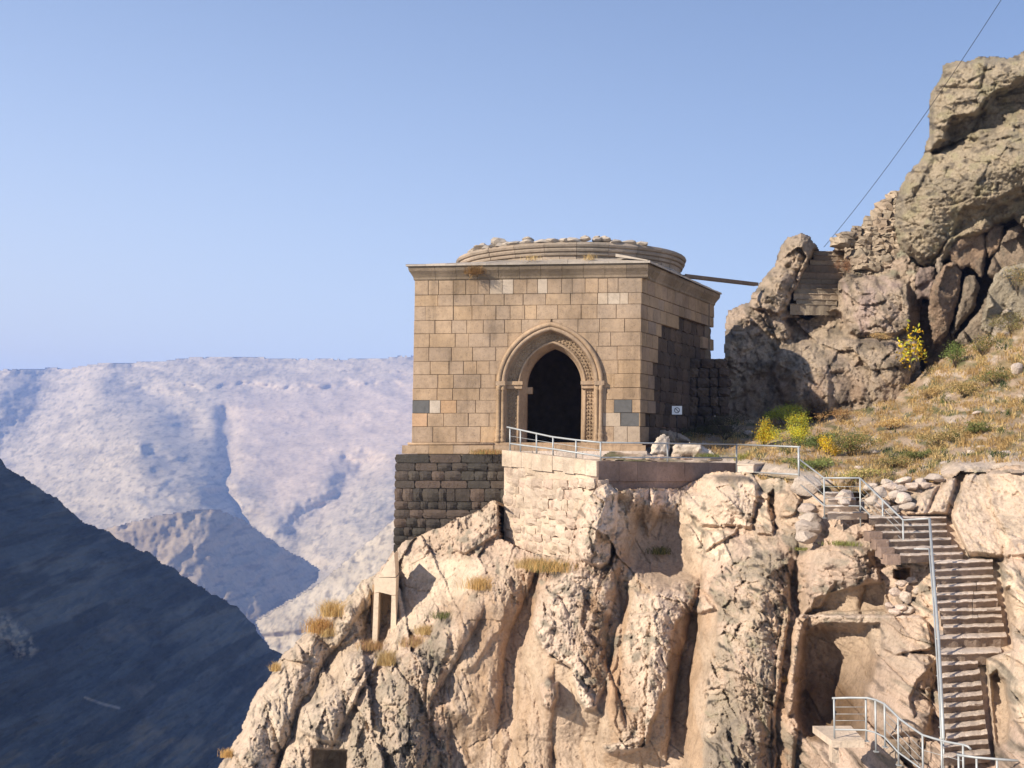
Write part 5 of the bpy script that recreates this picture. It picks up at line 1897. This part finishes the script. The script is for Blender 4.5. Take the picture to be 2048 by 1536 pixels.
rail_thing('short level railing at the very bottom right crossing the foot of the stairs',
           [(1914, 1509.5, 27.4), (1952, 1515, 27.2), (1990, 1518, 27.0), (2070, 1524, 26.8)], [(1914, 1560, 27.4), (2070, 1574, 26.8)],
           [(1917, 1510, 1600, 27.4), (1953, 1515, 1600, 27.2), (1994, 1518, 1610, 27.0)], [])
# platform slab under the lower railing
pl = thing('platform_slab', 'small concrete platform slab under the curved lower railing', 'platform', P(1697, 1500, 31.3))
a, b = P(1664, 1481, 31.3), P(1729, 1481, 31.2)
vv, ff = prism([a + Vector((0, 0, -.18)), b + Vector((0, 0, -.18)), b + Vector((.1, 1.6, -.18)), a + Vector((-.1, 1.6, -.18))], [a, b, b + Vector((.1, 1.6, 0)), a + Vector((-.1, 1.6, 0))])
link('slab', mesh_py('slab', vv, ff, M['plaster']), pl)
vv, ff = prism([a + Vector((.02, .1, -.6)), a + Vector((.2, .1, -.6)), a + Vector((.2, .4, -.6)), a + Vector((.02, .4, -.6))], [a + Vector((.02, .1, -.185)), a + Vector((.2, .1, -.185)), a + Vector((.2, .4, -.185)), a + Vector((.02, .4, -.185))])
link('support', mesh_py('support', vv, ff, M['plaster']), pl)

# ------------------------------------------------------------------ doorway in the lower left of the cliff
dw = thing('cliff_doorway', 'tall narrow pale doorway built into the cliff below the dark masonry', 'doorway', P(772, 1292, 50))
YD = 49.2


def dbox(name, pts, Y0_, Y1_, mat=M['concrete']):
    fr = [P(x, y, Y0_) for x, y in pts]
    bk = [Vector((p.x, Y1_, p.z)) for p in fr]
    vv, ff = prism(fr, bk)
    return link(name, mesh_py(name, vv, ff, mat), dw)


dbox('lintel', [(748, 1186), (749, 1155), (792, 1156), (791, 1190), (783, 1190), (758, 1184)], YD, YD + 1.3)
dbox('jamb', [(744, 1288), (748, 1187), (757.5, 1185), (754, 1288)], YD + .01, YD + 1.3)
dbox('jamb', [(780, 1296), (783, 1191), (791, 1191), (793, 1298)], YD + .02, YD + 1.3)
dbox('cap_wedge', [(757, 1154), (768, 1135), (780, 1118), (788, 1108), (790, 1130), (791, 1154)], YD + .05, YD + 1.6)
dbox('inner_wall', [(740, 1300), (745, 1170), (792, 1170), (796, 1300)], YD + 1.25, YD + 1.6, M['ashlar'])
cv_ = thing('cave_opening', 'dark rectangular cave mouth with straight lintel at the bottom left of the cliff', 'cave opening', P(660, 1540, 47))
a = P(618, 1492, 46.2), P(700, 1494, 45.9)
vv, ff = prism([a[0] + Vector((0, 0, -.12)), a[1] + Vector((0, 0, -.12)), a[1] + Vector((0, 1.5, -.12)), a[0] + Vector((0, 1.5, -.12))], [a[0], a[1], a[1] + Vector((0, 1.5, 0)), a[0] + Vector((0, 1.5, 0))])
link('lintel', mesh_py('lintel', vv, ff, M['plaster']), cv_)

# ------------------------------------------------------------------ sign
sg = thing('notice_sign', 'small white notice plate with a crossed circle, in the shade beside the chapel', 'sign', P(1353, 868, 56.5))
YS = 56.5
a, b = P(1344, 829, YS), P(1364, 812, YS)
vv, ff = prism([(a.x, YS, a.z), (b.x, YS, a.z), (b.x, YS + .02, a.z), (a.x, YS + .02, a.z)], [(a.x, YS, b.z), (b.x, YS, b.z), (b.x, YS + .02, b.z), (a.x, YS + .02, b.z)])
link('plate', mesh_py('plate', vv, ff, M['signw']), sg)
cx, cz_ = (a.x + b.x) / 2, (a.z + b.z) / 2
pts = [Vector((cx + .12 * math.cos(t), YS - .008, cz_ + .12 * math.sin(t))) for t in np.linspace(0, 2 * math.pi, 25)]
tube_obj('crossed_circle', pts, .015, M['signb'], sg, 5)
tube_obj('crossing_bar', [Vector((cx - .085, YS - .008, cz_ + .085)), Vector((cx + .085, YS - .008, cz_ - .085))], .015, M['signb'], sg, 5)
tube_obj('post', [Vector((cx, YS + .04, a.z - 1.1)), Vector((cx, YS + .04, b.z))], .02, M['cable'], sg, 6)

# ------------------------------------------------------------------ loose rocks, benches, slabs
def rock(px, py, Y, w, h, label, seed=0, group=None, cat='boulder', d=None, me=None, tilt=.15, rz=None, mat=None):
    """px,py: middle of the rock in the photograph"""
    rq = random.Random(seed)
    s = FPX / Y
    p = P(px, py, Y)
    m_ = me or RK[seed % len(RK)]
    o = stone_at('boulder', p, (w / s * 1.15, (d or w / s), h / s * 1.15), m_, None, rz, tilt, label, cat, group, rq)
    return o


chunk('boulder', [(1298, 912), (1302, 892), (1312, 874), (1328, 866), (1338, 872), (1342, 888), (1340, 912)], 53.0, .8, 621, (.60, .50, .40), 'rounded pale boulder beside the chapel corner behind the railing', 0, 2.0, 1.5, M['rock'], lich=.15)
chunk('boulder', [(1340, 914), (1342, 892), (1352, 884), (1372, 885), (1396, 884), (1412, 894), (1430, 906), (1434, 914)], 52.6, .8, 622, (.62, .52, .42), 'broad flat-topped pale boulder behind the railing right of the chapel corner', 0, 2.0, 1.5, M['rock'], lich=.15)
chunk('boulder', [(1288, 884), (1300, 868), (1322, 858), (1352, 862), (1378, 874), (1384, 886), (1330, 892)], 56.5, .8, 623, (.34, .27, .21), 'greyish shaded boulder below the white notice', 0, 2.0, 1.5, M['rock'], lich=.3)
rock(1497, 866, 59, 22, 12, 'small grey stone at the shaded foot of the outcrop', 4)
rock(1611, 968, 42.4, 62, 44, 'pale boulder behind the corner post of the path railing', 5)
rock(1690, 992, 39.6, 36, 36, 'roundish pale boulder seen through the wired railing panel', 6)
rock(1690, 1006, 38.4, 26, 14, 'small pale stone on the step under the wired railing', 7)
# dry stones right of the stairs head
DS = [(1773, 966, 24, 14), (1758, 985, 24, 26), (1782, 975, 26, 18), (1808, 962, 26, 14), (1800, 978, 30, 18), (1822, 972, 26, 18), (1838, 962, 24, 14), (1868, 956, 38, 16), (1846, 972, 20, 14), (1790, 990, 24, 18), (1806, 998, 30, 24), (1815, 1014, 26, 18), (1765, 1008, 30, 20), (1785, 1020, 34, 20), (1745, 1000, 26, 22), (1740, 975, 18, 14)]
DSL = ['flat pale stone topping the left end of the dry wall above the stairs', 'upright grey stone at the left end of the dry wall', 'slanting pale stone second in the dry wall above the stairs', 'flat pale stone in the top row of the dry wall', 'bright angular stone in the middle of the dry wall', 'pale wedge stone right of the middle of the dry wall',
       'small pinkish stone in the top row of the dry wall', 'long white slab at the right end of the dry wall', 'small block under the long white slab', 'rounded stone low in the dry wall', 'large square pale block in the dry wall above the steps', 'brown block just above the stairs head', 'rough stone behind the descending railing', 'broad rough stone at the head of the stairs', 'leaning grey stone behind the railing post', 'small stone at the far left of the dry wall']
for i, (x, y, w_, h_) in enumerate(DS):
    rock(x, y, 39.0 - (y - 960) * .02, w_, h_, DSL[i], 40 + i, 'stones of the dry wall above the stairs', 'stone', .6, RK[i % 8], .3)
RB = [(1790, 1185, 20, 18), (1812, 1195, 26, 24), (1836, 1180, 20, 18), (1826, 1160, 26, 14), (1800, 1215, 30, 14), (1778, 1212, 18, 14), (1818, 1222, 18, 14), (1846, 1200, 18, 22), (1802, 1168, 20, 12), (1790, 1222, 22, 10)]
RBL = ['small light stone at the left of the rubble pile below the square hole', 'large orange tan stone in the rubble pile below the square hole', 'pinkish stone on the right of the rubble pile', 'flat stone topping the rubble pile under the square hole', 'long rounded stone at the foot of the rubble pile', 'lowest left stone of the rubble pile on the ledge', 'little orange stone at the foot of the rubble pile', 'tall stone between the rubble pile and the stairs', 'thin stone wedged in the upper left of the rubble pile', 'thin flat stone lying on the ledge under the rubble pile']
for i, (x, y, w_, h_) in enumerate(RB):
    rock(x, y, 36.3 - (y - 1170) * .01, w_, h_, RBL[i], 60 + i, 'rubble pile below the square hole', 'stone', .4, RK[(i * 3) % 8], .4)
ST = [(1618, 1018, 34, 22), (1622, 1034, 46, 26), (1614, 1056, 54, 34), (1612, 1076, 50, 26)]
STL = ['rounded brown knob topping the stacked weathered rocks', 'second rounded rock of the weathered stack', 'third and widest rock of the weathered stack', 'lowest rounded rock of the weathered stack']
for i, (x, y, w_, h_) in enumerate(ST):
    rock(x, y, 40.4 - i * .2, w_, h_, STL[i], 80 + i, 'weathered stack of rounded rocks left of the stairs', 'rock', .9, RK[(i * 5 + 1) % 8], .2)
SL = [(1750, 905, 20, 8), (1945, 905, 22, 12), (2035, 740, 34, 26), (1960, 895, 14, 9), (1985, 860, 16, 10), (1720, 935, 20, 7), (1890, 925, 22, 8), (1905, 845, 16, 9), (1955, 826, 18, 8), (2010, 905, 22, 10)]
SLL = ['small flat stone low on the grass slope', 'pale stone on the lower right grass slope', 'large pale boulder at the right edge of the grass slope', 'tiny stone beside the pale stone on the slope', 'light stone halfway up the right slope', 'flat stone near the path at the slope foot', 'flat pale stone above the dry wall', 'small white stone in the middle of the dry grass', 'pale flat stone high on the slope under the bushes', 'pale stone near the right edge low on the slope']
for i, (x, y, w_, h_) in enumerate(SL):
    p = surf(x, y)
    rock(x, y, p.y - .1, w_, h_, SLL[i], 90 + i, 'stones scattered on the grass slope', 'stone', .4, RK[(i * 3 + 2) % 8], .2)

# bench block and cut stones on the terrace
bn = thing('bench_block', 'pale cut stone block lying beside the path at the terrace corner', 'stone block', P(1505, 946, 49.5))
a, b, c_ = P(1475, 946, 49.3), P(1507, 944, 48.6), P(1533, 942, 50.2)
hh = .36
d_ = c_ - b
d_.z = 0
a.z = b.z = c_.z = P(1500, 945, 49).z
for nm, z_0, z_1, ex in (('block', 0, hh - .07, 0), ('slab', hh - .066, hh, .03)):
    ring = lambda z_: [a + Vector((-ex, -ex, z_)), b + Vector((ex, -ex, z_)), b + d_ + Vector((ex, 0, z_)), a + d_ + Vector((-ex, 0, z_))]
    vv, ff = prism(ring(z_0), ring(z_1))
    link(nm, mesh_py(nm, vv, ff, M['step']), bn)
CB = [(1300, 916, .34, .12), (1322, 914, .26, .2), (1352, 913, .28, .22), (1372, 917, .5, .1), (1268, 918, .7, .06), (1430, 920, .6, .08)]
CBL = ['small reddish brick fragment lying behind the brown wall', 'pale square stone standing behind the brown wall', 'small block with a dark hole behind the brown wall', 'flat pale slab on the terrace floor behind the railing', 'thin flat slab near the chapel steps', 'thin slab at the right end of the terrace']
for i, (x, y, w_, h_) in enumerate(CB):
    Y = 50.6 if x < 1400 else 51.9
    p = P(x, y, Y)
    o = link('cut_stone', r.choice(VB['rubble']), None, p)
    o.scale = (w_, .3, h_)
    o.rotation_euler = (0, 0, r.uniform(-.4, .4))
    tag(o, CBL[i], 'stone', 'cut stones left lying on the terrace')

# ------------------------------------------------------------------ vegetation
def blades_mesh(name, base, length, width, spread, cols, lean=None, seed=0, droop=.25):
    """thin bent grass blades; base (n,3), length (n,), cols (n,3)"""
    g_ = np.random.default_rng(seed)
    n = len(base)
    an = g_.uniform(0, 2 * np.pi, n)
    ti = np.abs(g_.normal(0, spread, n))
    d = np.stack([np.cos(an) * np.sin(ti), np.sin(an) * np.sin(ti), np.cos(ti)], -1)
    if lean is not None:
        d = d + np.asarray(lean)
        d /= np.linalg.norm(d, axis=1)[:, None]
    wa = g_.uniform(-.9, .9, n)
    w_ = np.stack([np.cos(wa), np.sin(wa), 0 * wa], -1) * (width * .5)
    L_ = np.asarray(length)[:, None]
    mid = base + d * L_ * .55
    tip = base + d * L_ + np.stack([np.cos(an), np.sin(an), 0 * an], -1) * L_ * droop - np.array([0, 0, 1]) * L_ * droop * .6
    v = np.stack([base - w_, base + w_, mid - w_ * .8, mid + w_ * .8, tip], 1).reshape(-1, 3)
    k = np.arange(n)[:, None] * 5
    f = np.concatenate([k + [0, 1, 3], k + [0, 3, 2], k + [2, 3, 4]])
    C = np.repeat(cols, 5, 0).reshape(n, 5, 3).copy()
    C *= g_.uniform(.7, 1.25, (n, 1, 1))
    return mesh_np(name, v, f, M['leaf'], C.reshape(-1, 3), False)


def leaves_mesh(name, cen, rad, n, size, cols, seed=0, clumps=9, squash=1.0):
    g_ = np.random.default_rng(seed)
    cc = g_.normal(0, .42, (clumps, 3))
    cc[:, 2] = np.abs(cc[:, 2]) * 1.3 - .25
    idx = g_.integers(0, clumps, n)
    p = cc[idx] + g_.normal(0, .24, (n, 3))
    p = p * np.asarray(rad) + np.asarray(cen)
    a = g_.normal(0, 1, (n, 3))
    a /= np.linalg.norm(a, axis=1)[:, None]
    b = np.cross(a, g_.normal(0, 1, (n, 3)))
    b /= np.linalg.norm(b, axis=1)[:, None]
    s = (size * g_.uniform(.6, 1.3, n))[:, None]
    v = np.stack([p - a * s, p + b * s * .45, p + a * s, p - b * s * .45], 1).reshape(-1, 3)
    f = np.arange(n * 4).reshape(n, 4)
    cl = np.asarray(cols)
    ci = g_.integers(0, len(cl), n)
    C = cl[ci] * (g_.uniform(.75, 1.2, (n, 1))) * (.8 + .4 * _h(idx, idx * 0 + 3, seed))[:, None]
    return mesh_np(name, v, f, M['leaf'], np.repeat(C, 4, 0), False)


STRAW, STRAW2, OLIVE, DGREEN, YEL = (.58, .42, .19), (.44, .29, .12), (.22, .20, .07), (.055, .08, .03), (.62, .48, .04)
# ground cover of the slope
gr = np.random.default_rng(3)
N = 72000
px = gr.uniform(1285, 2440, N)
py = gr.uniform(600, 985, N)
sdv = poly_sd(px, py, SLOPE)
dens = fbm(px / 38, py / 16, 4, 701)
path_d = line_d(px, py, [(1285, 908), (1380, 915), (1480, 930), (1540, 940), (1600, 955), (1660, 972)])
keep = (sdv > 3) & (dens + gr.uniform(-.25, .25, N) > .0) & (path_d > 13) & ~((px > 1880) & (py > 925))
px, py = px[keep], py[keep]
Yb = _sl(px, py)
Yb, _c = slope_fn(px, py, 0)
base = PV(px, py, Yb) + np.array([0, .03, -.03])
kind = fbm(px / 55, py / 18, 3, 702) + gr.uniform(-.15, .15, len(px))
cols = np.where((kind > .24)[:, None], OLIVE, np.where((kind > .02)[:, None], STRAW, STRAW2))
cols = np.where(((kind > .36) & (px > 1400))[:, None], DGREEN, cols)
ln = gr.uniform(.10, .34, len(px)) * (1 + .6 * np.clip(fbm(px / 30, py / 14, 2, 703), -.5, 1))
base = np.repeat(base, 3, 0) + gr.normal(0, .05, (len(px) * 3, 3)) * [1, 1, .1]
me = blades_mesh('dry_grass', base, np.repeat(ln, 3) * gr.uniform(.6, 1.1, len(px) * 3), .028, .55, np.repeat(cols, 3, 0), seed=5)
tag(link('dry_grass', me), 'dry straw coloured grass and low herbs covering the slope', None, None, 'stuff')


def tuft(name, px_, py_, Y, wpx, hpx, cols, label, n=260, seed=0, spread=.42, lean=None, group=None, cat='grass tuft', width=.013, thing_cat=True):
    s = FPX / Y
    g_ = np.random.default_rng(seed + 900)
    p = P(px_, py_, Y)
    n = int(n * 1.6)
    bx = g_.normal(0, .24, (n, 3)) * [wpx / s, wpx / s, .02 * wpx / s]
    cl = np.asarray(cols, float)[g_.integers(0, len(cols), n)]
    me = blades_mesh(name, bx, g_.uniform(.5, 1.05, n) * hpx / s, width, spread, cl, lean, seed)
    o = link(name, me, None, p)
    return tag(o, label, cat, group)


OR1, OR2 = (.58, .36, .13), (.46, .30, .12)


def cY(px_, py_):
    y, _ = cliff_fn(np.array([[float(px_), px_ + 2.]]), np.array([[float(py_), py_ + .1]]), np.full((1, 2), 60.0))
    return float(y[0, 0]) - .12


TF = [(962, 1178, 60, 36, 'orange dry grass tuft on the ledge left of the terrace pier foot', (OR1, OR2), 300), (1108, 1142, 90, 34, 'wide orange and green grass tuft at the foot of the pale rubble wall', (OR1, OLIVE, OR2), 420), (1062, 1136, 60, 30, 'straw grass clump on the earth just left of the wide tuft', (OR2, STRAW), 260),
      (640, 1264, 56, 42, 'rusty orange tuft on the left skyline of the cliff', (OR1, (.4, .2, .07)), 380), (664, 1232, 48, 44, 'golden upright tuft above the rusty one on the cliff skyline', (STRAW, OR1), 320), (655, 1272, 34, 24, 'small straw tuft under the two skyline tufts', (STRAW, STRAW2), 160),
      (742, 1298, 56, 26, 'reddish dry tuft at the left foot of the narrow doorway', ((.42, .24, .14), OR2), 260), (828, 1292, 50, 30, 'pinkish dry tuft right of the narrow doorway', ((.46, .28, .17), STRAW), 260), (850, 1268, 34, 26, 'straw tuft above the pinkish tuft by the layered rock', (STRAW, OR2), 180), (774, 1330, 34, 40, 'pale straw tuft hanging below the doorway', (STRAW, STRAW2), 220),
      (551, 1342, 20, 24, 'tiny golden tuft low on the left skyline of the cliff', (STRAW, OR1), 120), (454, 1514, 30, 22, 'small orange tuft at the bottom left edge of the cliff', (OR1, OR1), 150), (1572, 1362, 44, 14, 'short orange growth on the grey rock rib left of the big hollow', (OR1, OR2), 160),
      (1320, 1108, 44, 22, 'dull green tuft growing in the shaded hollow of the cliff', (OLIVE, DGREEN), 180), (1692, 1090, 70, 12, 'low green herbs on the rock below the wired railing', ((.25, .28, .08), OLIVE), 260), (1608, 1100, 46, 8, 'thin green cushion on the rock left of the stairs', ((.25, .28, .08), OLIVE), 140), (890, 1236, 60, 18, 'dark green growth on the ledge left of the pinkish rock', (DGREEN, OLIVE), 200)]
for i, (x, y, w_, h_, lb, cl, n) in enumerate(TF):
    o = tuft('grass_tuft' if i != 15 else 'rock_herbs', x, y, cY(x, min(y, 1560)), w_, h_, cl, lb, n, 10 + i, cat='grass tuft' if i != 15 else None)
    if i == 15:
        o['kind'] = 'stuff'
pc = fw((P(946, 548, 53.8).x - GL.x), (885 - 548) / FPX * 53.7, .12)
o = tuft('grass_tuft', 946, 553, pc.y, 34, 34, ((.42, .27, .13), (.35, .22, .1)), 'dried brown tuft sticking out of the chapel wall under the cornice', 240, 60, .9, (0, -1.6, .2), width=.022)
o.location = pc
for x, y, w_, h_, lb, cl, n, Y in ((975, 908, 70, 14, 'reddish and green herbs on the plinth ledge left of the door', (OLIVE, (.42, .2, .09), OR2), 420, 53.0), (1180, 520, 30, 22, 'thin dry stalks standing on the chapel roof before the drum', (STRAW, STRAW2), 40, 53.0), (1065, 520, 40, 16, 'sparse dry stalks on the left half of the chapel roof', (STRAW, STRAW2), 40, 53.3),
                          (1418, 916, 50, 14, 'green creeping herb on the terrace edge behind the brown wall', ((.16, .22, .07), OLIVE), 260, 51.6), (1489, 922, 36, 22, 'yellow green grass clump behind the bench block', ((.4, .38, .08), OLIVE), 260, 53.0)):
    o = tuft('ledge_herbs', x, y, Y, w_, h_, cl, lb, n, int(x), .5, cat=None)
    o['kind'] = 'stuff'


def bush(px_, py_, w_, h_, cols, label, n=900, size=.055, seed=0, Y=None, stems=5, clumps=9, cat='bush'):
    """px_,py_ : foot of the bush in the photograph"""
    if Y is None:
        Y = float(slope_fn(np.array([float(px_)]), np.array([float(py_)]), 0)[0][0])
    p = P(px_, py_, Y)
    s = FPX / Y
    t = thing('bush', label, cat, p)
    rr_ = random.Random(seed)
    if size < .08:
        n, size = int(n * 2.2), size * .62
    g_ = leaves_mesh('foliage', (0, 0, h_ / s * .52), (w_ / s * .62, w_ / s * .55, h_ / s * .55), n, size, cols, seed, clumps)
    o_ = link('foliage', g_, t, p)
    for i in range(stems + 3):
        a_ = rr_.uniform(0, 6.28)
        q = p + Vector((math.cos(a_) * w_ / s * .3, math.sin(a_) * w_ / s * .3, h_ / s * rr_.uniform(.5, .85)))
        tube_obj('stem', [p - Vector((0, 0, .05)), p.lerp(q, .5) + Vector((rr_.uniform(-.05, .05), 0, .05)), q], [.02, .013, .006], M['bark'], t, 5)
    return t


Y1, Y2, YG = (.70, .52, .03), (.62, .36, .03), (.42, .44, .06)
G1, G2 = (.14, .17, .05), (.08, .11, .035)
BS = [(1530, 893, 42, 46, (Y1, YG, Y2), 'yellow flowering bush, first one beside the shaded rock', 1400), (1597, 893, 46, 58, (YG, Y1, YG), 'tall rounded bright yellow green bush above the railing', 2000), (1568, 852, 64, 32, (YG, (.25, .32, .05)), 'broad yellow green bush against the foot of the outcrop', 1500),
      (1656, 915, 38, 38, (Y2, (.75, .5, .05), Y1), 'orange yellow flowering bush in the middle of green herbs', 700), (1636, 902, 70, 36, (G1, G2, (.2, .24, .08)), 'dark green mound of herbs behind the orange yellow bush', 1600), (1700, 912, 90, 40, (G1, (.2, .2, .06), STRAW2), 'wide olive green mound right of the orange yellow bush', 1800), (1640, 940, 80, 24, (G1, (.24, .26, .08)), 'low green mound at the edge of the path', 1200),
      (1790, 935, 90, 18, (STRAW2, (.25, .2, .08), OLIVE), 'low brown heather like mound above the dry wall', 1000), (1720, 958, 90, 16, ((.36, .34, .1), STRAW), 'yellowish low mound on the path edge above the stairs', 900), (1826, 745, 44, 78, (Y1, Y2, YG, Y1), 'slender shrub with sparse yellow leaves before the dark crevice', 260), (1912, 735, 44, 46, ((.2, .26, .07), G1), 'green shrub at the foot of the leaning slabs', 900),
      (1965, 712, 60, 40, (OLIVE, STRAW2, G1), 'olive brown shrub right of the green shrub by the slabs', 900), (2022, 672, 66, 44, ((.22, .16, .07), OLIVE), 'brown bush at the right edge above the slope', 900), (2036, 590, 40, 60, (OLIVE, STRAW2), 'dry shrub on the lichened rock at the right edge', 500),
      (1930, 795, 80, 32, (STRAW2, OLIVE, STRAW), 'dry olive mound high on the right slope', 1100), (1880, 890, 70, 26, (OLIVE, STRAW, STRAW2), 'dry mound in the middle of the right slope', 900), (1860, 800, 60, 26, (STRAW, STRAW2), 'straw brown mound near the top of the slope', 800), (1990, 770, 70, 30, (OLIVE, G1, STRAW2), 'olive bush near the right edge of the slope', 1000), (1780, 860, 60, 22, (STRAW, (.5, .3, .1)), 'orange brown mound of dry herbs below the outcrop', 800), (1950, 870, 50, 22, (OLIVE, G1), 'small dark green bush low on the right slope', 700), (1840, 920, 60, 18, (G1, OLIVE), 'small green cushion above the dry wall', 700),
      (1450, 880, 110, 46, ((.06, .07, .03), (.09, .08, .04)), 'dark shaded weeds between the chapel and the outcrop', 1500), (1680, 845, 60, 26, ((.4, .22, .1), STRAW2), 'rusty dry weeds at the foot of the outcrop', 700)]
for i, (x, y, w_, h_, cl, lb, n) in enumerate(BS):
    kw = {}
    if lb.startswith('slender'):
        kw = dict(Y=59.3, size=.11, clumps=14)
    if lb.startswith('dry shrub on'):
        kw = dict(Y=56.2)
    bush(x, y, w_, h_, cl, lb, n, seed=300 + i, **kw)
bush(1690, 552, 24, 42, ((.30, .15, .08), (.24, .14, .08)), 'reddish brown dry bush growing on the upper carved steps', 600, .05, 380, 64.6)
bush(1760, 682, 40, 16, ((.45, .27, .12), STRAW), 'orange dry cushion on the ledge of the carved rock', 400, .05, 381, 60.4)

# ------------------------------------------------------------------ the air
Wb = (-4300, -320, -440, 4300, 6300, 350)
v = [(x, y, z) for z in (Wb[2], Wb[5]) for x, y in ((Wb[0], Wb[1]), (Wb[3], Wb[1]), (Wb[3], Wb[4]), (Wb[0], Wb[4]))]
f = [(3, 2, 1, 0), (4, 5, 6, 7), (0, 1, 5, 4), (1, 2, 6, 5), (2, 3, 7, 6), (3, 0, 4, 7)]
m = bpy.data.materials.new('air')
m.use_nodes = True
nt = m.node_tree
nt.nodes.remove(nt.nodes['Principled BSDF'])
pv = nt.nodes.new('ShaderNodeVolumePrincipled')
pv.inputs['Color'].default_value = (.31, .49, 1.0, 1)
pv.inputs['Density'].default_value = HAZE = 1.3e-4
pv.inputs['Anisotropy'].default_value = 0.0
nt.links.new(pv.outputs[0], nt.nodes['Material Output'].inputs['Volume'])
hz = link('haze', mesh_py('haze', v, f, m))
tag(hz, kind='stuff')
